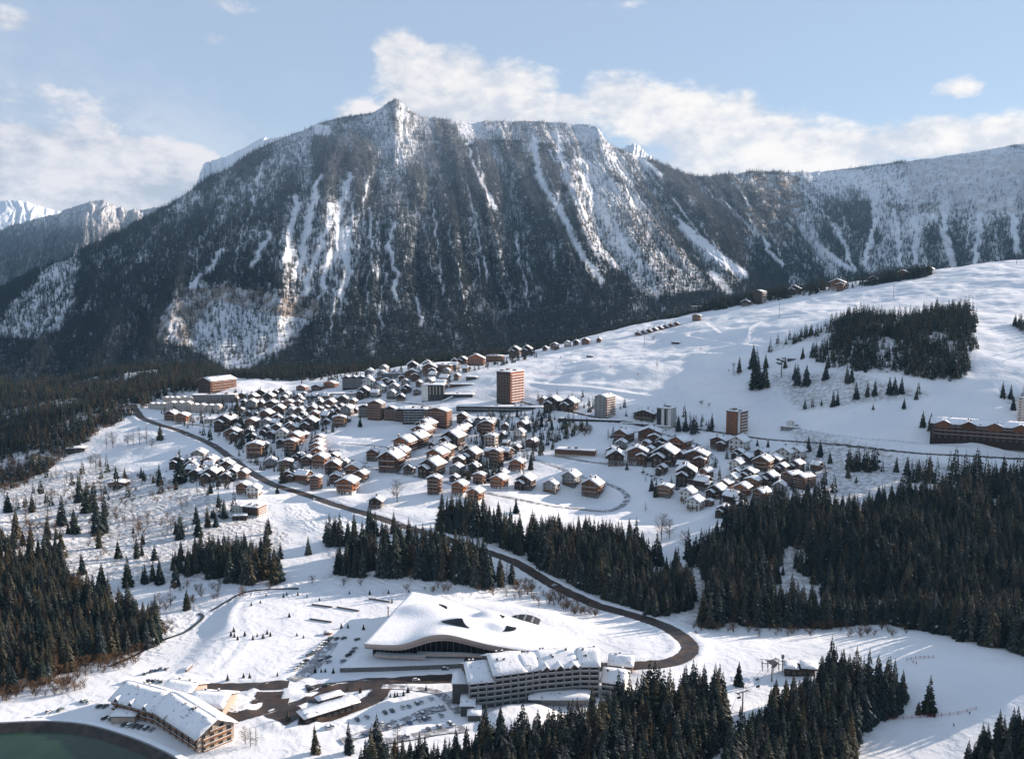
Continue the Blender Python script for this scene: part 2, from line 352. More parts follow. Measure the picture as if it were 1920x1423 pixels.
# level the ground across each road and leave a ploughed bank beside it
for k, c in RW.items():
    w = ROADS[k][1]; seg = c[::2]
    near = np.full(GX.shape, 1e9); zz = np.zeros(GX.shape)
    zc = hz0(c[:, 0], c[:, 1]); ker = np.ones(9)/9; zs = np.convolve(np.pad(zc, 4, 'edge'), ker, 'valid')
    x0, x1, y0, y1 = c[:, 0].min()-40, c[:, 0].max()+40, c[:, 1].min()-40, c[:, 1].max()+40
    jj = np.where((gy > y0) & (gy < y1))[0]; ii = np.where((gx > x0) & (gx < x1))[0]
    if len(jj) == 0 or len(ii) == 0: continue
    sl = np.s_[jj[0]:jj[-1]+1, ii[0]:ii[-1]+1]; sx, sy = GX[sl], GY[sl]; nd = np.full(sx.shape, 1e9); nz = np.zeros(sx.shape)
    for a in range(len(c)):
        d = np.hypot(sx-c[a, 0], sy-c[a, 1]); m = d < nd; nd[m] = d[m]; nz[m] = zs[a]
    f = 1-smooth(w*.55, w*.55+11, nd); bank = 1.5*np.exp(-((nd-w*.5-3.2)/2.0)**2) if ROADS[k][2] == 'asphalt' else (.5 if ROADS[k][2] == 'lane' else .7)*np.exp(-((nd-w*.5-3)/2.5)**2)
    H[sl] = H[sl]*(1-f)+nz*f+bank
# the small lake: basin behind a curved rim
LAKE_RIM = [atZ(px, py, 10)[:2] for px, py in [(-420,1500),(-250,1395),(-120,1366),(0,1360),(90,1357),(165,1364),(235,1384),(290,1406),(335,1432),(365,1480),(340,1600),(150,1700),(-200,1700),(-400,1620)]]
rim = catmull(LAKE_RIM+[LAKE_RIM[0]], 8)
ins = inpoly(GX, GY, [tuple(p) for p in rim]); dl = segdist(GX, GY, rim)
H = np.where(ins & (dl > .01), np.minimum(H, -2), np.where(dl < 14, 10+(H-10)*smooth(4, 14, dl), H))
# Forest regions on the near land (outlines of where trunks stand, seen from the camera)
FOREST = [
 ([(690,1462),(860,1437),(930,1412),(1060,1405),(1130,1385),(1200,1362),(1290,1340),(1352,1335),(1356,1400),(1310,1450),(1290,1750),(640,1750)], 1.0, 'a'),
 ([(1362,1450),(1400,1402),(1450,1370),(1490,1318),(1540,1288),(1640,1282),(1702,1300),(1692,1345),(1640,1352),(1612,1400),(1590,1450),(1560,1750),(1345,1750)], 1.0, 'a'),
 ([(1800,1440),(1860,1405),(1925,1400),(1990,1440),(1990,1750),(1790,1750)], .45, 'a'),
 ([(1330,1010),(1400,975),(1500,965),(1600,965),(1720,950),(1800,930),(1920,925),(2050,930),(2050,1260),(1900,1225),(1770,1195),(1660,1165),(1540,1180),(1440,1178),(1332,1172),(1318,1100)], 1.0, 'b'),
 ([(780,995),(860,985),(960,1000),(1060,1012),(1150,1022),(1210,1040),(1285,1075),(1292,1150),(1220,1150),(1140,1122),(1060,1090),(1000,1055),(900,1012),(830,996)], .9, 'b'),
 ([(606,1085),(650,1050),(700,1035),(780,1030),(860,1050),(900,1070),(980,1100),(960,1115),(860,1090),(760,1075),(700,1082)], .95, 'b'),
 ([(340,1060),(400,1040),(470,1045),(530,1070),(530,1100),(460,1098),(400,1085),(345,1085)], .75, 'b'),
 ([(-80,1085),(60,1075),(130,1090),(200,1140),(290,1175),(310,1200),(240,1225),(160,1250),(60,1290),(-80,1320)], 1.0, 'c'),
 ([(-80,980),(40,1000),(110,1040),(130,1080),(-80,1090)], .5, 'c'),
 ([(-140,640),(200,690),(390,690),(440,700),(370,735),(270,758),(245,775),(175,815),(120,860),(60,895),(-140,950)], 1.0, 'c'),
 ([(1545,612),(1600,594),(1700,596),(1780,580),(1822,582),(1824,690),(1800,715),(1740,712),(1690,700),(1640,700),(1605,695),(1590,668),(1560,650)], 1.25, 'd'),
 ([(1435,655),(1480,635),(1545,618),(1560,640),(1510,640),(1440,662)], .9, 'd'),
 ([(1520,655),(1580,640),(1600,690),(1570,695),(1525,672)], .5, 'd'),
 ([(1892,612),(1990,595),(1990,660),(1925,630)], 1.0, 'd'),
 ([(1580,868),(1650,870),(1660,882),(1590,880)], .8, 'b'), ([(1690,900),(1760,890),(1760,912),(1700,912)], .7, 'b'), ([(1800,905),(1925,895),(1990,930),(1810,930)], .9, 'b'),
 ([(1265,793),(1330,800),(1332,810),(1270,806)], .8, 'd'), ([(1875,735),(1925,745),(1925,765),(1890,760)], .5, 'd'),
 ([(1130,600),(1340,566),(1500,546),(1740,512),(1740,520),(1500,556),(1340,582),(1140,612)], .8, 'd'),
 ([(0,900),(200,870),(420,930),(540,1000),(520,1085),(340,1090),(130,1090),(0,1080)], .05, 'c'), ([(600,1000),(780,985),(800,1000),(620,1050)], .05, 'b'), ([(1290,1040),(1330,1040),(1335,1185),(1295,1170)], .18, 'b'), ([(1480,800),(1760,870),(1920,880),(1920,920),(1700,930),(1540,950)], .06, 'b'), ([(1440,700),(1600,700),(1750,740),(1500,770)], .03, 'd'),
 ([(1360,990),(1440,965),(1480,950),(1530,948),(1530,965),(1440,985)], .9, 'b'),
]
md = soft_in([(918,1372),(912,1345),(950,1328),(1010,1326),(1040,1340),(1030,1380)], 6); H = H+md*4.5
inF = np.zeros(GX.shape, bool); PXg, PYg = project(GX, GY, H)
for poly, dn, _ in FOREST: inF |= inpoly(PXg, PYg, poly)
fl = inF.astype(float)
for _ in range(3): fl[1:-1, 1:-1] = (fl[1:-1, 1:-1]*2+fl[:-2, 1:-1]+fl[2:, 1:-1]+fl[1:-1, :-2]+fl[1:-1, 2:])/6
wild = np.clip(soft_in([(1000,1000),(1290,1060),(1300,1180),(1150,1140),(1000,1080),(860,1120),(470,1110),(300,1160),(250,1240),(380,1150),(560,1090),(850,1030)], 15)+soft_in([(1250,700),(1480,700),(1480,790),(1250,780)], 20)*.6+soft_in([(540,950),(720,975),(700,1000),(560,990)], 8)+soft_in([(-50,850),(400,900),(500,1000),(300,1080),(-50,1050)], 30)*.35, 0, 1)
ground = grid_mesh('snowy_ground', GX, GY, H, ground_mat(), attrs={'rough': np.clip(wild+fl*.6, 0, 1), 'floor': fl})

def ribbon(name, c, w, material, lift=.25, across=4, kind='structure'):
    c = np.asarray(c); t = np.gradient(c, axis=0); t /= np.linalg.norm(t, axis=1)[:, None]+1e-9; n = np.c_[-t[:, 1], t[:, 0]]
    jit = 1+.07*np.interp(np.arange(len(c)), np.arange(0, len(c), 3), rng.uniform(-1, 1, len(np.arange(0, len(c), 3))))
    s = np.linspace(-.5, .5, across+1)
    X = c[:, 0][:, None]+n[:, 0][:, None]*s*w*jit[:, None]; Y = c[:, 1][:, None]+n[:, 1][:, None]*s*w*jit[:, None]
    Z = hz0(X, Y)+lift
    return grid_mesh(name, X, Y, Z, material, kind)
def road_mat(name, a, b, snowy):
    m = bpy.data.materials.new(name); m.use_nodes = True; T = NT(m.node_tree); bb = T.n['Principled BSDF']
    tc = T.new('ShaderNodeTexCoord').outputs['Object']; n = T.noise(tc, .12, 6, .65)
    base = T.mix(T.ramp(n, .35, .65), c4(a), c4(b))
    base = T.mix(T.ramp(T.noise(tc, .25, 6, .7), 1.0-snowy, 1.12-snowy), base, c4((.72, .73, .75)))
    T.l.new(base, bb.inputs['Base Color']); T.l.new(T.ramp(n, .3, .7, .35, .8), bb.inputs['Roughness']); return m
ASPH = road_mat('wet_asphalt', (.026, .018, .014), (.070, .043, .030), .27)
LANE = road_mat('icy_lane', (.16, .16, .17), (.30, .29, .29), .52)
for i, (k, c) in enumerate(RW.items()):
    if ROADS[k][2] == 'track': continue
    nm = 'road' if ROADS[k][2] == 'asphalt' else 'lane'
    fine = catmull(c[::3], 6)
    o = ribbon(nm, fine, ROADS[k][1], ASPH if nm == 'road' else LANE, .30+.012*i)

# ---------------------------------------------------------------- mountains
def massif(name, cols, nu, nv, amp, ribs, material, seed, back=900, conv=1.0, attr=None, noise_k=1.0, arc=0):
    "cols: ridge (px,py,Y) and toe (px,py,Y) pairs; ribs = gullies per column"
    R = np.array([atY(*c[0]) for c in cols]); Tn = np.array([atY(*c[1]) for c in cols]); R = catmull(R, 12); Tn = catmull(Tn, 12)
    k = np.linspace(0, len(R)-1, nu); idx = np.arange(len(R))
    R = np.stack([np.interp(k, idx, R[:, i]) for i in range(3)], 1); Tn = np.stack([np.interp(k, idx, Tn[:, i]) for i in range(3)], 1)
    v = np.linspace(-.12, 1, nv); nb = nv//6
    V = v[:, None]; u = np.linspace(0, len(cols)-1, nu)[None, :]
    if arc: mc = (R*.6+Tn*.4); u = np.r_[0, np.cumsum(np.linalg.norm(np.diff(mc[:, :2], axis=0), axis=1))][None, :]/arc
    X = Tn[:, 0]*(1-V)+R[:, 0]*V; Y = Tn[:, 1]*(1-V)+R[:, 1]*V; Z = Tn[:, 2]+(R[:, 2]-Tn[:, 2])*np.sign(V)*np.abs(V)**conv
    Vc = np.clip(V, 0, 1)
    warp = .28*fbm(u*2.2+0*V, V*2.5+0*u, 3, seed+5)
    g = np.abs(vnoise((u+warp)*ribs, V*1.6+0*u, seed))*2; g2 = np.abs(vnoise((u+warp*1.3)*ribs*2.7, V*3.2+0*u, seed+1))*2; g3 = fbm((u+warp)*ribs*6, V*11+0*u, 3, seed+2)
    env = np.clip(np.minimum(Vc*4, 1)*(1-Vc**5*.7), .12, 1)
    d = amp*env*((g-.45)*1.0+(g2-.45)*.42+g3*.24*noise_k)
    nrm = np.stack([Tn[:, 0]-R[:, 0], Tn[:, 1]-R[:, 1], R[:, 2]-Tn[:, 2]], 1); hd = np.hypot(nrm[:, 0], nrm[:, 1])
    nx = nrm[:, 0]/hd; ny = nrm[:, 1]/hd
    X = X+nx*d*.75; Y = Y+ny*d*.75; Z = Z+d*.55+5*fbm(u*30+0*V, V*30+0*u, 3, seed+8)*env
    if attr:   # broken crags where the rock is bare
        rk0 = attr(X, Y, Z, (g-.45)+.4*(g2-.45))[0]; cr = rk0*(16*np.abs(fbm(u*6+0*V, V*22+0*u, 4, seed+31, .6))+7*fbm(X/22, Z/16, 3, seed+32)); X = X+nx*cr; Y = Y+ny*cr
    # behind the crest
    bv = np.linspace(0, 1, nb+1)[1:, None]
    Xb = X[-1]-nx*back*bv; Yb = Y[-1]-ny*back*bv; Zb = Z[-1]-back*.75*bv**1.3
    wood = g
    A = np.vstack([X, Xb]), np.vstack([Y, Yb]), np.vstack([Z, Zb])
    rk = np.zeros(A[0].shape); wd = np.zeros(A[0].shape); dd = np.zeros(A[0].shape); dd[:nv] = (g-.45)+.4*(g2-.45)
    if attr: rk, wd = attr(A[0], A[1], A[2], dd)
    o = grid_mesh(name, *A, material, attrs={'rock': rk, 'wood': wd})
    return A[0], A[1], A[2], dd, nv
COLS = [((-420,760,2300),(-700,860,1700)),((-250,690,2700),(-480,840,1750)),((0,549,3000),(-200,800,1750)),((130,480,3050),(0,770,1800)),((260,415,3150),(150,740,1850)),((400,330,3300),(300,720,1900)),((520,262,3450),(440,700,1950)),
 ((610,226,3550),(560,690,2000)),((700,207,3650),(680,680,2050)),((742,188,3700),(760,672,2100)),((785,214,3720),(850,668,2150)),((880,226,3800),(990,640,2300)),((980,228,3900),(1130,592,2450)),((1075,229,3900),(1240,566,2600)),((1118,236,3880),(1300,560,2700)),((1150,272,3850),(1360,550,2800)),
 ((1225,300,3850),(1420,545,2900)),((1310,330,3900),(1490,540,3000)),((1400,322,4100),(1550,530,3150)),((1500,321,4200),(1610,520,3200)),((1600,314,4200),(1680,510,3250)),((1760,292,4100),(1780,500,3250)),((1920,268,4000),(1900,492,3200)),((2150,235,3900),(2100,480,3100)),((2450,210,3800),(2400,480,3000))]
MSTROKES = [([(557,375),(548,420),(540,490)],9),([(600,330),(590,380),(575,440),(555,520)],8),([(625,390),(605,450),(580,520),(560,570)],7),([(655,330),(640,390),(632,440),(640,480)],9),([(650,430),(652,500),(640,560)],9),
 ([(505,440),(470,500)],6),([(740,420),(730,460),(742,510),(742,560)],5),([(872,235),(882,290),(925,390)],4),([(1000,260),(1010,330),(1050,400),(1100,490),(1130,530)],8),([(1040,250),(1062,330),(1095,410)],7),
 ([(1090,330),(1140,420),(1200,500)],6),([(1280,425),(1330,470),(1395,516)],11),([(1335,515),(1365,548)],10),([(1405,400),(1440,470),(1470,500)],5),([(1530,460),(1590,505)],7),([(1565,425),(1590,470),(1598,508)],5),
 ([(1642,365),(1640,430),(1622,498)],6),([(1676,395),(1688,498)],4),([(1715,385),(1718,495)],6),([(1775,380),(1770,440),(1786,500)],9),([(1750,400),(1782,480)],4),([(1842,380),(1828,495)],6),([(1892,350),(1908,470)],10),
 ([(1185,285),(1240,330)],6),([(420,470),(360,540)],6),([(690,390),(700,470)],4),([(780,560),(790,610)],4),([(620,480),(600,560),(570,600)],6)]
MREGIONS = [([(92,500),(150,462),(140,560),(112,620),(60,642),(-20,632),(20,570)],.22),([(530,380),(665,360),(690,480),(650,590),(570,610),(520,520)],.55),([(1040,290),(1100,300),(1210,380),(1340,545),(1220,560),(1110,470)],.32),
 ([(290,640),(310,570),(380,528),(440,540),(520,555),(600,590),(560,635),(480,690),(440,720),(420,690),(350,650)],.16),([(1420,325),(1490,332),(1505,380),(1480,470),(1440,470),(1400,400)],.4),([(1500,330),(1960,275),(1960,365),(1700,385),(1560,375)],.32),
 ([(860,225),(1130,228),(1150,262),(1100,270),(860,260)],.45),([(590,235),(620,235),(620,255),(590,255)],.05),([(705,210),(745,185),(775,212),(760,222)],.6),([(130,700),(160,700),(155,760),(120,760)],.4),
 ([(1260,400),(1350,470),(1400,520),(1370,550),(1320,510)],.45),([(160,480),(280,480),(330,620),(200,640)],.9)]
ROCKS = [([(283,645),(300,590),(350,545),(430,528),(415,565),(380,590),(345,650)],1.0),([(380,530),(600,560),(610,600),(520,590),(430,570)],.9),([(1425,322),(1495,330),(1510,380),(1485,440),(1450,470),(1400,400)],.95),
 ([(1150,380),(1260,400),(1330,500),(1240,500)],.3),([(180,520),(280,500),(300,640),(210,650)],.5),([(1300,520),(1380,520),(1380,552),(1320,552)],.3),([(140,700),(165,700),(160,770),(110,760)],.8),([(1700,300),(1960,280),(1960,400),(1700,400)],.25)]
_sr = random.Random(91)
for _k in range(44):
    _u = _sr.uniform(4, 15) if _k < 28 else _sr.uniform(15, 22.5); _i = int(_u); _f = _u-_i; _r = [COLS[_i][0][q]*(1-_f)+COLS[_i+1][0][q]*_f for q in (0, 1)]; _t = [COLS[_i][1][q]*(1-_f)+COLS[_i+1][1][q]*_f for q in (0, 1)]
    _v0 = _sr.uniform(.45, .97); _v1 = max(.12, _v0-_sr.uniform(.15, .5)); _w = _sr.uniform(.9, 2.3); _d = _sr.uniform(-9, 9)
    MSTROKES.append(([(_t[0]+(_r[0]-_t[0])*v+_d*math.sin(v*9), _t[1]+(_r[1]-_t[1])*v) for v in np.linspace(_v0, _v1, 6)], _w))
def m_attr(X, Y, Z, dd):
    px, py = project(X, Y, Z); w = 14*fbm(X/60, Y/60+Z/60, 3, 33); px = px+w; py = py+w*.7
    rk = np.zeros(X.shape)
    for p, v in ROCKS: rk = np.maximum(rk, v*inpoly(px, py, p))
    rk = np.maximum(rk, .22*(dd > .25))
    for _ in range(2): rk[1:-1, 1:-1] = (rk[1:-1, 1:-1]*2+rk[:-2, 1:-1]+rk[2:, 1:-1]+rk[1:-1, :-2]+rk[1:-1, 2:])/6
    wd = tree_density(px, py, Z, dd)
    return rk, np.clip(wd, 0, 1)*(1-rk)
def tree_density(px, py, Z, dd):
    d = np.full(np.shape(px), 1.0)
    for p, v in MREGIONS: d = np.where(inpoly(px, py, p), np.minimum(d, v), d)
    for pl, w in MSTROKES: d = d*smooth(w*.45, w*1.3, segdist(px, py, pl))
    d = d*np.clip(1.02+1.1*vnoise(px/26, py/34, 71)+.6*vnoise(px/9, py/14, 72), .45, 1); low = smooth(300, 560, py)
    d = d*(low+(1-low)*(.30+.70*smooth(-.42, -.08, dd)))
    d = d*np.where(px > 1480, .30+.6*smooth(-.3, .2, dd), 1)
    return d
MM = mountain_mat()
mX, mY, mZ, mD, mNV = massif('mountain', COLS, 1250, 420, 70, 1.0, MM, 14, conv=1.12, attr=m_attr, arc=170)
# ranges farther off, seen past the left flank and over the saddle
FM = mountain_mat('far_mountain_snow', .8)
def far_attr(X, Y, Z, dd):
    px, py = project(X, Y, Z)
    return np.full(X.shape, .35), np.clip(smooth(400, 470, py)+.35*(dd < .1), 0, 1)*.9
fX, fY, fZ, fD, fNV = massif('valley_ridge', [((-500,520,7000),(-500,700,4500)),((-150,450,7000),(-200,640,4500)),((0,430,7000),(-40,600,4500)),((100,402,7200),(60,580,4600)),((185,373,7300),(150,560,4700)),((235,392,7300),(230,540,4800)),((300,388,7400),(330,540,4900)),((450,350,7600),(520,560,5200)),((650,350,7800),(700,560,5400))], 420, 200, 130, 2.2, FM, 11, attr=far_attr)
SMT = mountain_mat('summit_snow', .9)
massif('snow_peak', [((-400,420,11000),(-400,520,9000)),((-100,395,11000),(-100,500,9000)),((20,375,11000),(20,480,9000)),((90,390,11000),(90,480,9000)),((220,420,11000),(220,500,9000))], 200, 90, 110, 2.5, SMT, 21, back=2500)
massif('snow_peak', [((352,400,9500),(350,450,8000)),((366,345,9500),(350,440,8000)),((388,306,9500),(380,430,8000)),((430,288,9500),(430,430,8000)),((505,257,9500),(500,430,8000)),((560,262,9500),(600,430,8000)),((680,330,9500),(700,430,8000))], 200, 90, 200, 2.5, SMT, 25, back=2500)
massif('snow_peak', [((1080,330,8000),(1080,420,6500)),((1150,290,8000),(1150,420,6500)),((1190,266,8000),(1190,420,6500)),((1230,300,8000),(1240,420,6500)),((1330,345,8000),(1330,420,6500)),((1460,360,8000),(1460,430,6500))], 200, 90, 200, 2.5, SMT, 29, back=2500)
# land beyond the camera's own view so that neither side shows an edge
# ---------------------------------------------------------------- trees
def leafmat(name, a, b, frost, z0=250, z1=900, warm=(.10,.07,.035), wr=(.86, .94)):
    m = bpy.data.materials.new(name); m.use_nodes = True; T = NT(m.node_tree); bb = T.n['Principled BSDF']
    bb.inputs['Roughness'].default_value = .85; bb.inputs['Specular IOR Level'].default_value = .08
    oi = T.new('ShaderNodeObjectInfo'); tc = T.new('ShaderNodeTexCoord').outputs['Object']; ge = T.new('ShaderNodeNewGeometry')
    n = T.noise(tc, .9, 3, .6)
    base = T.mix(T.ramp(T.m('ADD', T.m('MULTIPLY', n, .6), T.m('MULTIPLY', oi.outputs['Random'], .4)), .25, .8), c4(a), c4(b))
    base = T.mix(T.m('MULTIPLY', T.ramp(oi.outputs['Random'], *wr), .5), base, c4(warm))
    if frost is not None:
        s = T.new('ShaderNodeSeparateXYZ'); T.l.new(oi.outputs['Location'], s.inputs[0]); sn = T.new('ShaderNodeSeparateXYZ'); T.l.new(ge.outputs['True Normal'], sn.inputs[0])
        up = T.ramp(T.m('ABSOLUTE', sn.outputs[2]), .15, .75)
        k = T.ramp(s.outputs[2], z0, z1, frost[0], frost[1])
        k = T.m('ADD', k, T.m('MULTIPLY', T.m('SUBTRACT', T.noise(T.m('MULTIPLY', oi.outputs['Random'], 17.0), 3, 1), .5), .3))
        f = T.m('MULTIPLY', T.m('MULTIPLY', k, T.m('ADD', .42, T.m('MULTIPLY', up, .8))), T.ramp(n, .25, .65), clamp=True)
        base = T.mix(f, base, c4((.72, .74, .78)))
    T.l.new(base, bb.inputs['Base Color']); return m
M_NEED = leafmat('spruce_needles', (.007, .018, .018), (.044, .047, .028), (.03, .05), 0, 300, (.085, .060, .032), (.62, .95))
M_FAR = leafmat('far_needles', (.006, .017, .021), (.019, .032, .034), (.10, 1.0), 200, 820, (.036, .034, .03))
M_LARCH = leafmat('larch_twigs', (.07, .045, .028), (.16, .095, .055), None)
M_BARK = mat('bark', (.06, .042, .03), .9, .4, 1.5)
M_TSNOW = mat('branch_snow', (.34, .35, .36), .8, .1, 1)

def mk_mesh(name, V, Fc, mats, idx=None, smoothf=False):
    me = bpy.data.meshes.new(name); me.from_pydata([tuple(map(float, v)) for v in V], [], Fc)
    for m in mats: me.materials.append(m)
    if idx is not None: me.polygons.foreach_set('material_index', idx)
    if smoothf: me.polygons.foreach_set('use_smooth', [True]*len(Fc))
    me.update(); return me
def cone_trunk(h, r, n=6, bend=0.0):
    V = []; Fc = []
    L = 5
    for k in range(L+1):
        t = k/L
        for j in range(n): a = 2*PI*j/n; rr = r*(1-t)**.8+.02; V.append((math.cos(a)*rr+bend*t*t, math.sin(a)*rr, h*t-.6*(k == 0)))
    for k in range(L):
        for j in range(n): Fc.append((k*n+j, k*n+(j+1) % n, (k+1)*n+(j+1) % n, (k+1)*n+j))
    return V, Fc
def spruce_crown(h, R, tiers, nb, rnd, snowp=.08, droop=.35, bare=.08, segs=2):
    "whorls of drooping sprays with gaps; each spray is a few needle-clad quads"
    V = []; Fc = []; ix = []
    for k in range(tiers):
        t = (k+.3)/tiers; z = h*(bare+(1-bare)*t); r = R*(1-t)**.85*(1+.12*math.sin(k*2.1))+.12
        m = max(4, int(nb*(1-.45*t))); a0 = rnd.uniform(0, 6.28)
        for j in range(m):
            if rnd.random() < .09: continue
            a = a0+2*PI*j/m+rnd.uniform(-.3, .3); rr = r*rnd.uniform(.62, 1.15); w = rr*rnd.uniform(.26, .40)+.1; dz = rr*droop*rnd.uniform(.6, 1.4)
            ca, sa = math.cos(a), math.sin(a); z0 = z+rnd.uniform(-.3, .3)*h/tiers; b = len(V); up = rr*.10
            prof = [(0.0, .22, 0), (.45, 1.0, up), (.8, .8, -.35*dz), (1.0, .05, -dz)] if segs > 2 else [(0.0, .3, 0), (.6, 1.0, up*.3), (1.0, .05, -dz)]
            tw = rnd.uniform(-.25, .25)
            for (q, ww, zz) in prof:
                for s in (-1, 1):
                    V.append((ca*rr*q-sa*w*ww*s*.5, sa*rr*q+ca*w*ww*s*.5, z0+zz-(.22*w*ww)+tw*w*ww*s))
            for i in range(len(prof)-1):
                Fc.append((b+2*i, b+2*i+1, b+2*i+3, b+2*i+2)); ix.append(1 if rnd.random() < snowp else 0)
            # hanging side curtain
            if rnd.random() < .7:
                b2 = len(V); V += [(ca*rr*.25, sa*rr*.25, z0-.1), (ca*rr*.95, sa*rr*.95, z0-dz*.8), (ca*rr*.6-sa*.1, sa*rr*.6+ca*.1, z0-dz*.9-h/tiers*.75)]; Fc.append((b2, b2+1, b2+2)); ix.append(0)
    b = len(V); V += [(.12, 0, h*.96), (-.06, .1, h*.96), (-.06, -.1, h*.96), (0, 0, h*1.045)]; Fc += [(b, b+1, b+3), (b+1, b+2, b+3), (b+2, b, b+3)]; ix += [0]*3
    return V, Fc, ix
def bare_crown(h, R, rnd, n=46, up=.5, conic=False):
    "leafless limbs and fine twigs, as thin three-sided rods"
    V = []; Fc = []
    def rod(p, q, r0, r1):
        d = Vector(q)-Vector(p); a = d.orthogonal().normalized(); c = d.cross(a).normalized(); b = len(V)
        for (o, r) in ((Vector(p), r0), (Vector(q), r1)):
            for j in range(3): V.append(tuple(o+(a*math.cos(j*2.094)+c*math.sin(j*2.094))*r))
        for j in range(3): Fc.append((b+j, b+(j+1) % 3, b+3+(j+1) % 3, b+3+j))
    for i in range(n):
        t = .18+.8*i/n; z = h*t; a = rnd.uniform(0, 6.28); L = R*((1-t)**.8 if conic else math.sin(PI*min(1, t*.9+.12))**.7)*rnd.uniform(.6, 1.1)+.3
        e = Vector((math.cos(a)*L, math.sin(a)*L, z+L*up*rnd.uniform(.5, 1.2))); s = Vector((0, 0, z)); rod(s, e, .09*(1-t)+.035, .03)
        for k in range(5):
            q = s.lerp(e, rnd.uniform(.3, 1)); a2 = a+rnd.uniform(-1.3, 1.3); l2 = L*rnd.uniform(.2, .5)
            rod(q, q+Vector((math.cos(a2)*l2, math.sin(a2)*l2, l2*up*rnd.uniform(.2, 1.4))), .035, .02)
    return V, Fc
rnd = random.Random(3)
TREE_P = []     # (trunk mesh, crown mesh) pairs per species
NH = 20.0       # design height
for k in range(7):
    V, Fc = cone_trunk(NH*.97, .30); tm = mk_mesh('trunk', V, Fc, [M_BARK])
    V, Fc, ix = spruce_crown(NH, rnd.uniform(3.9, 5.1), rnd.choice([22, 25, 28]), 12, rnd, .006, rnd.uniform(.3, .55), .04, 3); cm = mk_mesh('crown', V, Fc, [M_NEED, M_TSNOW], ix)
    TREE_P.append((tm, cm))
LARCH_P = []
for k in range(4):
    V, Fc = cone_trunk(14, .2); tm = mk_mesh('trunk', V, Fc, [M_BARK]); V, Fc = bare_crown(14, rnd.uniform(2.6, 3.6), rnd, 60, .35, True); LARCH_P.append((tm, mk_mesh('crown', V, Fc, [M_LARCH])))
BARE_P = []
for k in range(3):
    V, Fc = cone_trunk(11, .22); tm = mk_mesh('trunk', V, Fc, [M_BARK]); V, Fc = bare_crown(13, rnd.uniform(4.2, 5.5), rnd, 60, .75); BARE_P.append((tm, mk_mesh('crown', V, Fc, [M_LARCH])))
def merged(name, pair):
    bm = bmesh.new(); mats = []
    me = bpy.data.meshes.new(name)
    V = []; Fc = []; ix = []
    for m in pair:
        off = len(V); mo = len(mats); V += [tuple(v.co) for v in m.vertices]; Fc += [tuple(off+i for i in p.vertices) for p in m.polygons]; ix += [mo+p.material_index for p in m.polygons]; mats += list(m.materials)
    bm.free(); return mk_mesh(name, V, Fc, mats, ix)
def source(name, meshes):
    "a collection outside the scene that holds the shapes the woods are grown from"
    c = bpy.data.collections.new(name)
    for i, m in enumerate(meshes): o = bpy.data.objects.new('%s_%02d' % (name, i), m); c.objects.link(o)
    return c
SRC_NEAR = source('spruce_shapes', [merged('spruce', p) for p in TREE_P])
mid = []
for k in range(6):
    V, Fc, ix = spruce_crown(NH, rnd.uniform(3.6, 4.8), 13, 8, rnd, .004, .45, .05, 2); mid.append(mk_mesh('spruce', V, Fc, [M_NEED, M_TSNOW], ix))
SRC_MID = source('mid_shapes', mid)
far = []
for k in range(6):
    V, Fc, ix = spruce_crown(NH, rnd.uniform(3.0, 4.4), 8, 6, rnd, .0, .5, .03, 2); far.append(mk_mesh('spruce', V, Fc, [M_FAR, M_TSNOW], ix))
SRC_FAR = source('far_shapes', far)
SRC_LARCH = source('larch_shapes', [merged('larch', p) for p in LARCH_P])

def scatter(name, P, sc, src, label, cat, ns):
    me = bpy.data.meshes.new(name); P = np.asarray(P, np.float32); n = len(P)
    me.vertices.add(n); me.vertices.foreach_set('co', P.ravel())
    a = me.attributes.new('sc', 'FLOAT', 'POINT'); a.data.foreach_set('value', np.asarray(sc, np.float32))
    a = me.attributes.new('rot', 'FLOAT', 'POINT'); a.data.foreach_set('value', rng.uniform(0, 6.28, n).astype(np.float32))
    a = me.attributes.new('pick', 'INT', 'POINT'); a.data.foreach_set('value', rng.integers(0, ns, n).astype(np.int32))
    o = bpy.data.objects.new(name, me); COL.objects.link(o); o['kind'] = 'stuff'; o['label'] = label; o['category'] = cat
    g = bpy.data.node_groups.new(name, 'GeometryNodeTree'); g.interface.new_socket('Geometry', in_out='INPUT', socket_type='NodeSocketGeometry'); g.interface.new_socket('Geometry', in_out='OUTPUT', socket_type='NodeSocketGeometry')
    N = g.nodes; L = g.links; gi = N.new('NodeGroupInput'); go = N.new('NodeGroupOutput'); ci = N.new('GeometryNodeCollectionInfo'); ci.inputs['Collection'].default_value = src; ci.inputs['Separate Children'].default_value = True; ci.inputs['Reset Children'].default_value = True
    ip = N.new('GeometryNodeInstanceOnPoints'); ip.inputs['Pick Instance'].default_value = True
    def at(nm, t): q = N.new('GeometryNodeInputNamedAttribute'); q.data_type = t; q.inputs[0].default_value = nm; return q.outputs['Attribute']
    L.new(gi.outputs[0], ip.inputs['Points']); L.new(ci.outputs[0], ip.inputs['Instance']); L.new(at('pick', 'INT'), ip.inputs['Instance Index']); L.new(at('sc', 'FLOAT'), ip.inputs['Scale'])
    cx = N.new('ShaderNodeCombineXYZ'); L.new(at('rot', 'FLOAT'), cx.inputs[2]); er = N.new('FunctionNodeEulerToRotation'); L.new(cx.outputs[0], er.inputs[0]); L.new(er.outputs[0], ip.inputs['Rotation'])
    L.new(ip.outputs[0], go.inputs[0]); md = o.modifiers.new('grow', 'NODES'); md.node_group = g
    return o
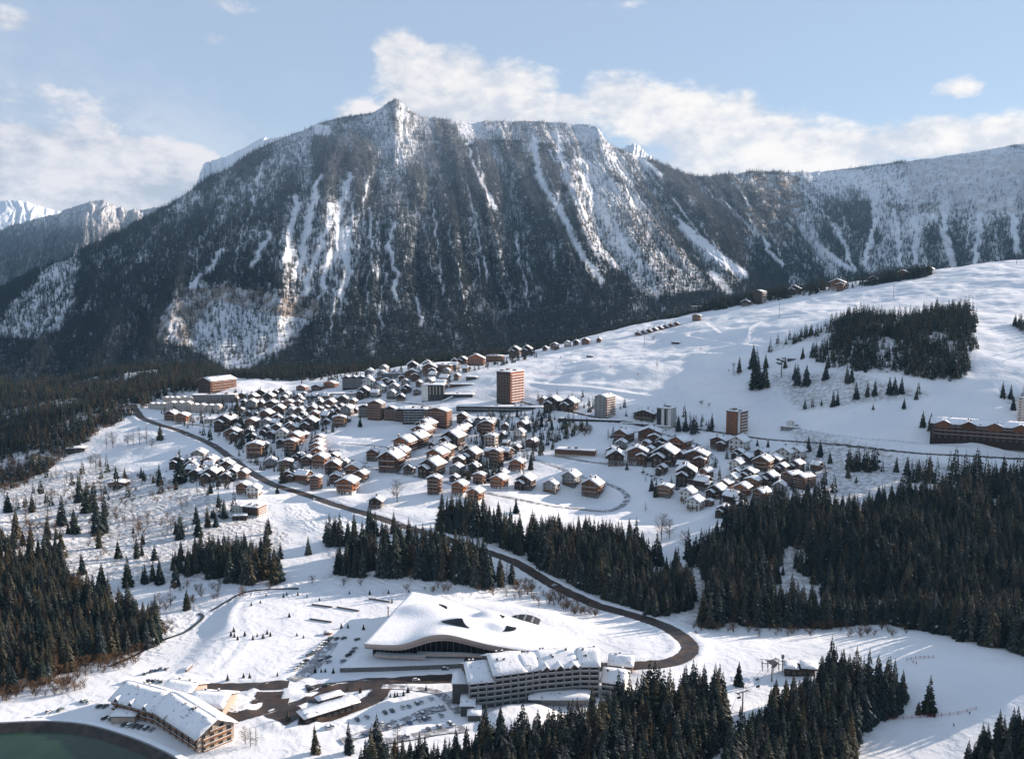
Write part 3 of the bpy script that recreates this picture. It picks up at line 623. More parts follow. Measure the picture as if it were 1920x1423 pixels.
# woods on the mountain
def mountain_woods(name, X, Y, Z, D, nv, per, src, hmin, hmax, dens, label, xlim=(-200, 2120)):
    X, Y, Z, D = X[:nv], Y[:nv], Z[:nv], D[:nv]
    ax = np.stack([X[:-1, 1:]-X[:-1, :-1], Y[:-1, 1:]-Y[:-1, :-1], Z[:-1, 1:]-Z[:-1, :-1]], -1); ay = np.stack([X[1:, :-1]-X[:-1, :-1], Y[1:, :-1]-Y[:-1, :-1], Z[1:, :-1]-Z[:-1, :-1]], -1)
    area = np.hypot(*np.cross(ax[..., :2], ay[..., :2])[None].repeat(2, 0)/math.sqrt(2)) ; area = np.abs(ax[..., 0]*ay[..., 1]-ax[..., 1]*ay[..., 0])*1.35
    lam = (area/per).ravel(); cnt = rng.poisson(np.minimum(lam, 50)); ci = np.repeat(np.arange(len(lam)), cnt); n = len(ci)
    j, i = np.unravel_index(ci, area.shape); u = rng.random(n); v = rng.random(n)
    def b(A): return (A[j, i]*(1-u)+A[j, i+1]*u)*(1-v)+(A[j+1, i]*(1-u)+A[j+1, i+1]*u)*v
    x, y, z, d = b(X), b(Y), b(Z), b(D); px, py = project(x, y, z)
    w = 10*fbm(x/60, y/60+z/60, 2, 33)
    keep = rng.random(n) < dens(px+w, py+w*.6, z, d); keep &= (px > xlim[0]) & (px < xlim[1])
    x, y, z = x[keep], y[keep], z[keep]; s = rng.uniform(hmin, hmax, len(x))*(1-.35*smooth(600, 950, z))/NH
    print(name, len(x)); return scatter(name, np.c_[x, y, z-.5], s, src, label, 'forest', 6)
mountain_woods('mountain_forest', mX, mY, mZ, mD, mNV, 24.0, SRC_FAR, 12, 24, lambda px, py, z, d: tree_density(px, py, z, d)*(.75+.5*vnoise(px/9, py/9, 4)), 'dark conifer forest covering the big mountain, frosted white toward its top')
mountain_woods('ridge_forest', fX, fY, fZ, fD, fNV, 260.0, SRC_FAR, 24, 34, lambda px, py, z, d: np.where(py > 400, .25+.75*smooth(410, 450, py+20*d), .08), 'hazy conifer forest on the low ridge beyond the left flank', (-100, 600))
# ---------------------------------------------------------------- woods and trees on the near slopes
def tag(o, label=None, cat=None, group=None, kind=None):
    if label: o['label'] = label
    if cat: o['category'] = cat
    if group: o['group'] = group
    if kind: o['kind'] = kind
    return o
PXg, PYg = project(GX, GY, H)
ROADPTS = np.vstack([c[::2] for c in RW.values()])
def road_clear(x, y, r):
    m = np.ones(len(x), bool)
    for k, c in RW.items():
        m &= segdist(x, y, c[::3]) > ROADS[k][1]/2+r
    return m
cand = []   # x, y, z, height, zone
for s, lim in ((4.0, 760), (6.0, 2400)):
    ax = np.arange(GX0, GX1, s); ay = np.arange(250 if s < 5 else 760, lim, s); a, b = np.meshgrid(ax, ay); a = a.ravel()+rng.uniform(-s*.5, s*.5, a.size); b = b.ravel()+rng.uniform(-s*.5, s*.5, b.size)
    z = hz0(a, b); px, py = project(a, b, z); ok = (px > -160) & (px < 2080); a, b, z, px, py = a[ok], b[ok], z[ok], px[ok], py[ok]
    ps = np.full(len(a), -1); dn = np.zeros(len(a)); zone = np.full(len(a), ' ')
    for q, (poly, d, zn) in enumerate(FOREST):
        m = inpoly(px+6*vnoise(a/9, b/9, 2)+22*vnoise(a/32, b/32, 6), py+4*vnoise(a/9, b/9, 3)+14*vnoise(a/32, b/32, 7)*(b < 900), poly); dn[m] = np.maximum(dn[m], d); zone[m] = zn
    dn = dn*np.where(zone == 'a', 1.15, np.clip(.95+1.9*fbm(a/42, b/42, 3, 12), .03, 1.2))
    sp = (dn < .3); dn = np.where(sp, dn*np.clip(9*fbm(a/38, b/38, 2, 81), 0, 3.2), dn)
    k = rng.random(len(a)) < dn*1.0; a, b, z, zone, px, py = a[k], b[k], z[k], zone[k], px[k], py[k]
    k = road_clear(a, b, 2.5); k &= ~(inpoly(px, py, [(1296,1060),(1312,1060),(1322,1160),(1298,1172)])) ; cand.append((a[k], b[k], z[k], zone[k], px[k], py[k]))
TX = np.concatenate([c[0] for c in cand]); TY = np.concatenate([c[1] for c in cand]); TZ = np.concatenate([c[2] for c in cand]); TZN = np.concatenate([c[3] for c in cand]); TPX = np.concatenate([c[4] for c in cand]); TPY = np.concatenate([c[5] for c in cand])
TH = rng.normal(19.5, 3.2, len(TX)).clip(9, 27); TH = TH*(1.0+.55*fbm(TX/34, TY/34, 2, 51)); TH[rng.random(len(TX)) < .12] *= .55; TH[(TZN == 'b') & (TY > 560)] *= 1.15; TH[(TZN == 'a') & (TX < 110)] *= 1.18; TH[TZN == 'c'] *= .9; TH[TZN == 'd'] *= .92
far_left = (TZN == 'c') & (TPY < 960)
# back slopes beyond the crest of the village and pistes
def band(poly_world_fn, s, hm): pass
a, b = np.meshgrid(np.arange(-1300, 1700, 7.0), np.arange(1200, 2400, 7.0)); a = a.ravel()+rng.uniform(-3, 3, a.size); b = b.ravel()+rng.uniform(-3, 3, b.size)
z = hz0(a, b); px, py = project(a, b, z)
edge = np.interp(px, [-200,250,430,560,700,850,1000,1200,1400,1600,1920,2100], [1250,1300,1450,1440,1520,1500,1620,1690,1850,1860,1790,1780])
k = (b > edge) & (rng.random(len(a)) < .8) & (px > -160) & (px < 2080) & ~inF[np.clip(((b-GY0)/GS).astype(int), 0, H.shape[0]-1), np.clip(((a-GX0)/GS).astype(int), 0, H.shape[1]-1)]
BX, BY, BZ = a[k], b[k], z[k]
# wood by the crest left of the farther hamlet
scatter('valley_forest', np.c_[BX, BY, BZ-.5], rng.uniform(13, 21, len(BX))/NH, SRC_MID, 'dark conifer wood on the valley side behind the village', 'forest', 6)
print('back', len(BX), 'near', len(TX))
def put_tree(x, y, z, h, pair, label, group, name='spruce_tree', design=NH, cat='tree', wid=1.0):
    r = bpy.data.objects.new(name, None); COL.objects.link(r); r.location = (x, y, z-.2); r.empty_display_size = .5
    s = h/design; r.scale = (s*wid, s*wid, s); r.rotation_euler = (rnd.uniform(-.03, .03), rnd.uniform(-.03, .03), rnd.uniform(0, 6.28))
    for nm, me in zip(('trunk', 'crown'), pair):
        o = bpy.data.objects.new(nm, me); COL.objects.link(o); o.parent = r
    tag(r, label, cat, group); return r
# the 300 that show largest become trees of their own
lar = (rng.random(len(TX)) < np.where(far_left, .25, np.where(TZN == 'c', .22, .04)))
ind = []
vis = (TPX > -20) & (TPX < 1940) & (TPY-TH*F/TY*.95 < 1420) & ~lar
order = np.argsort(TY+np.where(vis, 0, 1e6))
NIND = 120
sel = order[:NIND]; rest = np.ones(len(TX), bool); rest[sel] = False
LBL = [(lambda x, y: x < 1358 and y > 1300, 'snow-flecked dark spruce in the dense stand below the curved hotel', 'spruces in the stand below the curved hotel'),
       (lambda x, y: x < 1745 and y > 1230, 'tall dark spruce in the wood between the chairlift and the white piste', 'spruces in the wood beside the chairlift'),
       (lambda x, y: x >= 1745 and y > 1300, 'dark spruce in the loose clump at the bottom right corner', 'spruces in the bottom right clump'),
       (lambda x, y: x < 620, 'dark spruce in the deep wood left of the stream', 'spruces in the wood left of the stream'),
       (lambda x, y: True, 'shaded spruce at the foot of the big wood right of the road bend', 'spruces at the foot of the right-hand wood')]
for i in sel:
    for f, lab, grp in LBL:
        if f(TPX[i], TPY[i]): break
    put_tree(TX[i], TY[i], TZ[i], TH[i], TREE_P[int(rng.integers(0, 7))], lab, grp, wid=rnd.uniform(1.05, 1.35))
q = rest & ~lar & (TY < 800); scatter('spruce_forest', np.c_[TX, TY, TZ-.3][q], TH[q]/NH, SRC_NEAR, 'dense dark spruce woods on the slopes around the village', 'forest', 7)
q = rest & ~lar & (TY >= 800); scatter('hill_forest', np.c_[TX, TY, TZ-.3][q], TH[q]/NH, SRC_MID, 'dark spruce woods on the ski hill and at the left edge', 'forest', 6)
q = rest & lar; scatter('larch_forest', np.c_[TX, TY, TZ-.3][q], TH[q]*.85/14, SRC_LARCH, 'brown leafless larches scattered in the left woods', 'forest', 4)
# single trees that stand clear: picture position of the foot, height in picture rows
SINGLE = [(183,1003,75),(165,960,60),(196,970,48),(222,1046,36),(256,1046,44),(500,1034,60),(578,1040,36),(300,910,42),(218,900,28),(265,896,22),(234,898,22),(338,905,62),(330,1000,25),(60,1075,50),(300,824,30),(270,900,20),(288,905,18),
 (118,985,60),(140,1000,50),(150,940,50),(268,1020,22),(90,1010,45),(30,1010,60),(15,960,40),(60,960,35),(410,950,30),(397,970,16),(190,1108,56),(240,1100,60),(155,1075,40),(300,1095,50),(330,1098,45),(350,1142,40),(290,1050,30),(128,1000,20),
 (470,1095,60),(400,1082,55),(430,1090,60),(592,1411,58),(655,1411,62),(700,1440,50),(740,1420,40),(770,1438,55),(1385,1285,48),(1741,1338,76),(1722,1338,26),(1870,1410,70),(1905,1415,95),(1840,1440,80),(1348,1330,60),(1310,1335,60),
 (1730,800,30),(1745,806,32),(1762,812,25),(540,1350,24),(735,1130,10),(1386,698,30),(1412,690,44),(1418,728,70),(1434,726,55),(1436,690,26),(1472,690,22),(1495,722,40),(1512,722,38),(1490,712,32),(1505,672,22),(1548,712,34),(1553,690,30),(1588,718,36),(1596,716,30),
 (1606,748,32),(1626,744,28),(1640,742,30),(1668,740,34),(1678,738,32),(1690,738,32),(1718,748,18),(1562,762,30),(1570,760,28),(1540,760,12),(1637,768,12),(1695,766,20),(1880,745,30),(1895,748,28),(1900,768,26),(1285,808,32),(1300,812,30),(1334,806,32),(1272,808,30),
 (1516,846,30),(1538,855,30),(1556,868,22),(1590,895,24),(1605,905,14),(1640,880,26),(1620,880,30),(1680,885,30),(1700,890,35),(1742,893,40),(1722,890,30),(1440,838,16),(1420,836,14),(1545,958,55),(1508,950,30),(1390,952,40),(1230,930,32),(1222,920,26),
 (455,835,34),(470,830,30),(650,860,0),(675,800,22),(540,870,40),(530,905,40),(548,900,38),(432,800,40),(452,802,34),(445,782,40),(558,856,30),(495,828,22),(640,798,25),(592,826,20),(250,1000,14),(340,903,34),(520,925,18),(330,918,24),(395,925,24),(296,806,0),
 (995,880,34),(925,905,34),(905,900,34),(935,898,30),(958,880,24),(1015,800,24),(1035,806,22),(1060,800,20),(830,945,14),(1290,1052,20),(740,796,0),(905,960,36),(968,962,30),(935,968,30),(880,965,30),(850,975,34),(870,985,40),(1180,1000,30),(1110,1030,36)]
near_build = [(183,1003),]
for (px, py, hp) in SINGLE:
    if hp == 0: continue
    x, y, z = G(px, py); h = hp*y/F*1.06; pr = TREE_P[int(rng.integers(0, 7))]
    side = 'in the village' if 400 < px < 1560 and 770 < py < 990 else 'on the ski hill' if py < 800 and px > 1000 else 'on the open snow slope left of the village' if px < 560 and py < 1150 else 'on the snow near the bottom edge' if py > 1250 else 'beside the wooded slope'
    if side == 'on the open snow slope left of the village' and (px, py) == (500, 1034): lab = 'tall lone spruce on the snow shelf below the shaded garden house'
    elif (px, py) == (1741, 1338): lab = 'lone symmetrical spruce on the piste right of the wood'
    elif (px, py) == (675, 800): lab = 'small cone-shaped spruce alone on the snow field behind the chalet rows'
    elif (px, py) == (592, 1411): lab = 'bushy dark spruce left of the car park, leftmost of the pair'
    elif (px, py) == (655, 1411): lab = 'broad dark spruce beside the lower car park, right one of the pair'
    elif (px, py) == (1385, 1285): lab = 'small clump-like spruce standing left of the chairlift station'
    elif (px, py) == (183, 1003): lab = 'tallest dark spruce of the cluster on the open left slope'
    else: lab = 'dark spruce standing free ' + side
    put_tree(x, y, z, h, pr, lab, 'free-standing spruces '+side, wid=rnd.uniform(1.0, 1.35) if h < 14 else rnd.uniform(.85, 1.15))
    if rng.random() < .25 and hp > 25 and px < 1500 and py < 1110:
        put_tree(x+rnd.uniform(-5, 5), y+rnd.uniform(2, 7), z, h*.6, pr, lab if 'standing free' in lab else 'dark spruce standing free '+side, 'free-standing spruces '+side)
BARES = [(250,835,30),(262,833,34),(275,832,34),(240,836,24),(200,838,28),(212,840,30),(285,842,20),(180,880,30),(170,876,24),(190,882,26),(90,985,50),(50,985,44),(105,1010,44),(190,930,30),(235,985,28),(150,905,22),(125,905,24),(370,930,30),(385,925,28),(340,955,24),(350,950,20),(225,945,14),
 (745,942,42),(738,930,22),(1240,1012,50),(1255,1010,36),(1140,820,18),(1230,812,0),(1285,1035,40),(1320,1040,50),(1338,1030,40),(875,905,26),(925,870,18),(260,1005,40),(315,1000,16),(470,1400,40),(460,1395,34),(480,1395,34),(345,1290,18),(352,1305,16),(1210,960,20),(770,1090,24),(1010,1140,24),(950,1120,20),(1060,1145,22),(1090,1150,20),(1030,1130,24),
 (150,1130,60),(60,1040,60),(210,1165,40),(300,1150,40),(320,1135,36),(590,860,20),(560,880,22),(1070,800,18),(1090,805,18),(1050,800,18),(1105,812,16),(1225,640,10),(1232,690,16),(1376,705,20),(1500,640,10)]
for (px, py, hp) in BARES:
    if not hp: continue
    x, y, z = G(px, py); h = hp*y/F*1.06; lj = rng.random() < .5; P = LARCH_P if lj else BARE_P
    side = 'on the snow slope left of the village' if px < 460 and py < 1200 else 'in the shade below the village' if py > 980 else 'among the village houses'
    put_tree(x, y, z, h, P[int(rng.integers(0, len(P)))], 'leafless brown tree with fine bare twigs '+side, 'bare trees '+side, 'bare_tree', 14 if lj else 13, 'tree')
# brown scrub along the stream and at the bottom of the left wood
sx = []; 
SCRUB = [([(60,1262),(240,1228),(290,1240),(200,1262),(60,1300),(0,1320),(0,1280)],.5),([(180,1292),(60,1312),(30,1300),(120,1275)],.5),([(980,1090),(1110,1130),(1120,1165),(1000,1130),(950,1110)],.35),([(1370,650),(1400,700),(1300,760),(1360,770)],.02),([(250,1200),(330,1160),(330,1180),(250,1235)],.3),([(20,940),(330,880),(360,1000),(180,1060),(20,1060)],.05),([(1300,1170),(1700,1175),(1700,1195),(1300,1195)],.12),
 ([(300,1100),(600,1090),(560,1105),(400,1130),(300,1150)],.12),([(1060,800),(1110,800),(1115,820),(1060,815)],.5),([(205,760),(245,770),(150,840),(60,905),(0,930),(0,880),(120,830)],.35),([(600,1095),(980,1110),(1000,1130),(640,1100)],.10)]
a, b = np.meshgrid(np.arange(-900, 900, 3.2), np.arange(400, 1500, 3.2)); a = a.ravel()+rng.uniform(-1.6, 1.6, a.size); b = b.ravel()+rng.uniform(-1.6, 1.6, b.size); z = hz0(a, b); px, py = project(a, b, z); dn = np.zeros(len(a))
for poly, d in SCRUB: dn[inpoly(px, py, poly)] = d
k = (rng.random(len(a)) < dn*(1+1.5*fbm(a/15, b/15, 2, 5))) & road_clear(a, b, 1.5)
sh = []
for kk in range(3):
    V, Fc = bare_crown(4.0, 2.2, rnd, 26, 1.0); sh.append(mk_mesh('scrub', V, Fc, [M_LARCH]))
scatter('scrub', np.c_[a, b, z-.4][k], rng.uniform(.5, 1.5, k.sum()), source('scrub_shapes', sh), 'brown leafless scrub along the stream banks', 'scrub', 3)

# garden conifers between the houses
VG = ([(300,780),(440,730),(700,720),(860,760),(1010,770),(1130,800),(1400,820),(1540,850),(1530,930),(1340,960),(1180,900),(1050,900),(880,940),(690,940),(560,900),(440,850)], .0)
a, b = np.meshgrid(np.arange(-500, 500, 7.0), np.arange(800, 1500, 7.0)); a = a.ravel()+rng.uniform(-3.4, 3.4, a.size); b = b.ravel()+rng.uniform(-3.4, 3.4, b.size); z = hz0(a, b); px, py = project(a, b, z)
GV = [([(300,775),(440,740),(560,745),(660,775),(640,800),(560,850),(480,880),(430,840),(330,800)],.30),([(860,790),(1010,775),(1110,800),(1060,830),(960,885),(900,910),(850,905)],.55),([(560,830),(620,850),(700,900),(640,930),(560,900)],.18),([(330,860),(460,890),(450,925),(330,905)],.5),([(420,790),(560,800),(570,890),(470,880)],.4),([(1120,800),(1340,850),(1560,860),(1540,940),(1330,960),(1180,890)],.16),([(990,750),(1100,740),(1330,790),(1320,805),(1100,780)],.2),([(560,705),(900,690),(1000,660),(1010,670),(880,700),(560,722)],.25),([(1230,790),(1340,790),(1340,812),(1250,805)],.7)]
dn = np.zeros(len(a))
for poly, d in GV: dn = np.maximum(dn, d*inpoly(px, py, poly))
k = (rng.random(len(a)) < dn) & road_clear(a, b, 2.0); print('garden', k.sum()); hs_ = rng.uniform(7, 19, k.sum())*rng.uniform(.7, 1, k.sum())
scatter('garden_trees', np.c_[a, b, z-.3][k], hs_/NH, SRC_MID, 'dark conifers and hedges filling the gaps between village houses', 'conifers', 6)
k2 = (rng.random(len(a)) < dn*.35) & road_clear(a, b, 2.0); scatter('garden_larches', np.c_[a, b, z-.3][k2], rng.uniform(6, 12, k2.sum())/14, SRC_LARCH, 'brown bare garden trees between village houses', 'bare trees', 4)
# ---------------------------------------------------------------- building kit
M_DARKW = planks('dark_timber', (.050,.030,.022)); M_WOOD = planks('brown_timber', (.140,.060,.030)); M_ORW = planks('orange_timber', (.36,.13,.05)); M_HONEY = planks('honey_timber', (.28,.15,.075))  # orange timber also paints sunlight onto sun-facing side walls
M_STONE = mat('field_stone', (.15,.14,.13), .9, .35, 1.2, bump=.1, bs=2); M_WHITE = mat('white_render', (.62,.60,.56), .85, .08, .2); M_CREAM = mat('cream_render', (.52,.44,.35), .85, .1, .2)
M_GREY = mat('grey_concrete', (.24,.24,.24), .85, .18, .3); M_PINK = mat('pink_render', (.50,.30,.22), .85, .1, .3); M_DARK = mat('dark_panel', (.030,.032,.035), .6, .2, .5); M_BEIGE = mat('beige_metal', (.46,.36,.31), .45, .08, .1, spec=.5)
M_FRAME = mat('window_frame', (.26,.22,.18), .6); M_EAVE = mat('eave_boards', (.06,.035,.022), .8, .2, 1); M_CHIM = mat('chimney_stone', (.16,.12,.10), .9, .3, 2); M_METAL = mat('galvanised_steel', (.20,.20,.21), .45, .1, 1, metal=.7)
M_RAILW = planks('balcony_boards', (.17,.08,.04), .2, True); M_BLACK = mat('black_rubber', (.015,.015,.015), .8, .1, 1)
def glass_mat(name, c, r=.12):
    m = mat(name, c, r, .3, .4, spec=.6); return m
M_GLASS = glass_mat('window_glass', (.035,.045,.055))
class MB:
    def __init__(s): s.V = []; s.F = []; s.I = []; s.M = []
    def mi(s, m):
        if m not in s.M: s.M.append(m)
        return s.M.index(m)
    def poly(s, pts, m):
        b = len(s.V); s.V += [tuple(p) for p in pts]; s.F.append(tuple(range(b, b+len(pts)))); s.I.append(s.mi(m)); return s
    def hexa(s, p, m):
        b = len(s.V); s.V += [tuple(q) for q in p]; k = s.mi(m)
        for f in ((3,2,1,0),(4,5,6,7),(0,1,5,4),(1,2,6,5),(2,3,7,6),(3,0,4,7)): s.F.append(tuple(b+i for i in f)); s.I.append(k)
        return s
    def box(s, x0, x1, y0, y1, z0, z1, m): return s.hexa([(x0,y0,z0),(x1,y0,z0),(x1,y1,z0),(x0,y1,z0),(x0,y0,z1),(x1,y0,z1),(x1,y1,z1),(x0,y1,z1)], m)
    def rod(s, p, q, r, m, n=6, r2=None):
        p = Vector(p); q = Vector(q); d = q-p; a = d.orthogonal().normalized(); c = d.normalized().cross(a); b = len(s.V); k = s.mi(m); r2 = r if r2 is None else r2
        for (o, rr) in ((p, r), (q, r2)):
            for j in range(n): s.V.append(tuple(o+(a*math.cos(2*PI*j/n)+c*math.sin(2*PI*j/n))*rr))
        for j in range(n): s.F.append((b+j, b+(j+1) % n, b+n+(j+1) % n, b+n+j)); s.I.append(k)
        s.F.append(tuple(b+j for j in reversed(range(n)))); s.F.append(tuple(b+n+j for j in range(n))); s.I += [k, k]
        return s
    def mesh(s, name, smoothf=False): return mk_mesh(name, s.V, s.F, s.M, s.I, smoothf)
    def build(s, name, parent=None, smoothf=False, loc=None):
        o = bpy.data.objects.new(name, s.mesh(name, smoothf)); COL.objects.link(o)
        if parent: o.parent = parent
        if loc: o.location = loc
        return o
def empty(name, loc=(0, 0, 0), rz=0, sc=1.0):
    o = bpy.data.objects.new(name, None); COL.objects.link(o); o.location = loc; o.rotation_euler = (0, 0, rz); o.empty_display_size = 1
    o.scale = (sc, sc, sc) if not hasattr(sc, '__len__') else sc
    return o
def part(name, me, parent, loc=(0, 0, 0), rz=0):
    o = bpy.data.objects.new(name, me); COL.objects.link(o); o.parent = parent; o.location = loc; o.rotation_euler = (0, 0, rz); return o
KIDS = {}
def copy_tree(o, parent=None):
    c = o.copy(); COL.objects.link(c)
    if parent: c.parent = parent
    for ch in list(o.children): copy_tree(ch, c)
    return c
def win_mesh(w, h, frame=M_FRAME, glass=None):
    b = MB(); t = .12
    b.box(-w/2, w/2, -.10, .02, 0, t, frame); b.box(-w/2, w/2, -.10, .02, h-t, h, frame); b.box(-w/2, -w/2+t, -.10, .02, t, h-t, frame); b.box(w/2-t, w/2, -.10, .02, t, h-t, frame); b.box(-.04, .04, -.08, .02, t, h-t, frame)
    b.box(-w/2+t, w/2-t, -.05, .02, t, h-t, glass or M_GLASS); return b.mesh('window')
WIN = {(1.3, 1.4): win_mesh(1.3, 1.4), (2.2, 2.1): win_mesh(2.2, 2.1), (1.0, 1.2): win_mesh(1.0, 1.2), (1.8, 1.5): win_mesh(1.8, 1.5)}
DWIN = win_mesh(1.7, 1.6, M_DARK)
def snow_slab(pa, pb, pc, pd, nx, ny, th, amp, seed):
    "blanket of snow over a roof plane a-b-c-d (a,b at the eave): lumpy top, rounded rims"
    b = MB(); a_, b_, c_, d_ = [Vector(p) for p in (pa, pb, pc, pd)]; n = (b_-a_).cross(d_-a_).normalized()
    if n.z < 0: n = -n
    top = {}; k = b.mi(SNOW)
    for j in range(ny+1):
        for i in range(nx+1):
            u = i/nx; v = j/ny; p = a_.lerp(b_, u).lerp(d_.lerp(c_, u), v); q = mnoise.noise(Vector((p.x*.35+seed*3.1, p.y*.35, p.z*.35+seed)))
            edge = 1 if (i in (0, nx) or j == 0) else 0
            b.V.append(tuple(p+n*(th*(1-.45*edge)+amp*q)+Vector((0, 0, -.1*edge)))); top[i, j] = len(b.V)-1
    for j in range(ny):
        for i in range(nx): b.F.append((top[i, j], top[i+1, j], top[i+1, j+1], top[i, j+1])); b.I.append(k)
    rim = [(i, 0) for i in range(nx+1)]+[(nx, j) for j in range(1, ny+1)]+[(i, ny) for i in range(nx-1, -1, -1)]+[(0, j) for j in range(ny-1, 0, -1)]
    lo = {}
    for (i, j) in rim:
        u = i/nx; v = j/ny; p = a_.lerp(b_, u).lerp(d_.lerp(c_, u), v); b.V.append(tuple(p+n*.02)); lo[i, j] = len(b.V)-1
    for q in range(len(rim)):
        r0, r1 = rim[q], rim[(q+1) % len(rim)]; b.F.append((top[r0], lo[r0], lo[r1], top[r1])); b.I.append(k)
    return b
def join(bs):
    r = MB()
    for b in bs:
        off = len(r.V); r.V += b.V; r.F += [tuple(off+i for i in f) for f in b.F]; r.I += [r.mi(b.M[i]) for i in b.I]
    return r
def gable_roof(root, W, D, zh, rise, ov, cx=0, cy=0, fr=M_EAVE, seed=1, chim=1, th=.55, name='roof', along='y'):
    "two planes with boards below and snow above; ridge runs away from the front"
    def P(x, y, z): return (cx+x, cy+y, z) if along == 'y' else (cx-y, cy+x, z)
    hx = W/2+ov; hy = D/2+ov*.9; sl = rise/(W/2); zl = zh-sl*ov; t = .28
    b = MB()
    for s in (-1, 1):
        b.hexa([P(s*hx, -hy, zl-t), P(0, -hy, zh+rise-t), P(0, hy, zh+rise-t), P(s*hx, hy, zl-t), P(s*hx, -hy, zl), P(0, -hy, zh+rise), P(0, hy, zh+rise), P(s*hx, hy, zl)], fr)
    roof = b.build(name, root)
    sn = []
    for s in (-1, 1):
        sn.append(snow_slab(P(s*hx, -hy*.99, zl), P(s*hx, hy*.99, zl), P(0, hy*.99, zh+rise), P(0, -hy*.99, zh+rise), 7, 4, th, .32, seed+s))
    join(sn).build('roof_snow', roof, True)
    r = random.Random(seed)
    for q in range(chim):
        x = r.uniform(.1, .55)*W/2*r.choice([-1, 1]); y = r.uniform(-.35, .35)*D; z = zh+rise*(1-abs(x)/(W/2)); c = MB(); X, Y, _ = P(x, y, 0)
        c.box(X-.45, X+.45, Y-.4, Y+.4, z-.3, z+1.7, M_CHIM).box(X-.6, X+.6, Y-.55, Y+.55, z+1.7, z+1.9, M_DARK).box(X-.5, X+.5, Y-.45, Y+.45, z+1.9, z+2.2, SNOW); c.build('chimney', roof)
    return roof
def gable_box(W, D, z0, zh, rise, m, cx=0, cy=0):
    b = MB(); x0, x1, y0, y1 = cx-W/2, cx+W/2, cy-D/2, cy+D/2
    b.poly([(x0,y0,z0),(x1,y0,z0),(x1,y0,zh),(cx,y0,zh+rise-.05),(x0,y0,zh)], m); b.poly([(x1,y1,z0),(x0,y1,z0),(x0,y1,zh),(cx,y1,zh+rise-.05),(x1,y1,zh)], m)
    b.poly([(x1,y0,z0),(x1,y1,z0),(x1,y1,zh),(x1,y0,zh)], m); b.poly([(x0,y1,z0),(x0,y0,z0),(x0,y0,zh),(x0,y1,zh)], m); b.poly([(x0,y0,z0),(x0,y1,z0),(x1,y1,z0),(x1,y0,z0)], m); return b
def balcony(parent, w, z, side='f', x=0, y=0, dep=1.4, m=None, up=.95):
    b = MB(); m = m or M_RAILW
    b.box(-w/2, w/2, -dep, 0, -.14, 0, m).box(-w/2, w/2, -dep, -dep+.1, .12, up, m).box(-w/2, -w/2+.1, -dep+.1, 0, .12, up, m).box(w/2-.1, w/2, -dep+.1, 0, .12, up, m).box(-w/2, w/2, -dep-.05, -dep+.2, up, up+.12, SNOW)
    return part('balcony', b.mesh('balcony'), parent, (x, y, z), 0 if side == 'f' else PI/2)
def chalet(W, D, fl, rise, base_m, wall_m, name='chalet', seed=1, second=None, nb=1, fh=2.7, rail=None, extra=5.0):
    root = empty(name); zb = fh*1.0; zh = fh*fl
    b = MB(); b.box(-W/2+.08, W/2-.08, -D/2+.08, D/2-.08, -extra, zb, base_m); b.build('base', root)
    gable_box(W, D, zb, zh, rise, wall_m).build('wall', root)
    gable_roof(root, W, D, zh, rise, 1.5, seed=seed, chim=1+(seed % 2))
    nf = max(2, int(W/3.6)); ns = max(2, int(D/4))
    for f in range(fl):
        z = f*fh+.85; big = f > 0
        for i in range(nf):
            x = (i+.5)/nf*W-W/2; part('window', WIN[(1.8, 1.5)] if big and i % 2 == 0 else WIN[(1.3, 1.4)], root, (x, -D/2+(.08 if f == 0 else 0)-.02, z))
        for i in range(ns):
            if (f+i+seed) % 3 == 0: continue
            y = (i+.5)/ns*D-D/2; part('window', WIN[(1.3, 1.4)], root, (W/2-(.08 if f == 0 else 0)+.02, y, z), PI/2)
    part('window', WIN[(1.0, 1.2)], root, (0, -D/2-.02, zh+rise*.25))
    part('door', MB().box(-.55, .55, -.08, .02, 0, 2.1, M_WOOD).mesh('door'), root, (W*.5/nf*.0-W/2+W/nf, -D/2+.07, .0))
    for f in range(1, fl):
        if f <= nb: balcony(root, W*.86, f*fh+.05, 'f', 0, -D/2, m=rail); balcony(root, D*.7, f*fh+.05, 's', W/2, 0, m=rail)
    if second:
        w2, d2, sx = second; cy = -D/2-d2/2+.02; cx = sx*(W-w2)/2; zz = zh-fh*.75
        gable_box(w2, d2, -extra, zz, rise*w2/W, wall_m, cx, cy).build('wing', root); gable_roof(root, w2, d2, zz, rise*w2/W, 1.1, cx, cy, seed=seed+9, chim=0)
        for f in range(max(1, fl-1)): part('window', WIN[(1.8, 1.5)], root, (cx-w2*.2, -D/2-d2, f*fh+.7)); part('window', WIN[(1.3, 1.4)], root, (cx+w2*.25, -D/2-d2, f*fh+.7))
    return root
def flat_snow(parent, x0, x1, y0, y1, z, th=.5, seed=0, name='roof_snow'):
    nx = max(3, int((x1-x0)/3)); ny = max(3, int((y1-y0)/3)); return snow_slab((x0, y0, z), (x1, y0, z), (x1, y1, z), (x0, y1, z), min(nx, 24), min(ny, 16), th, .3, seed).build(name, parent, True)
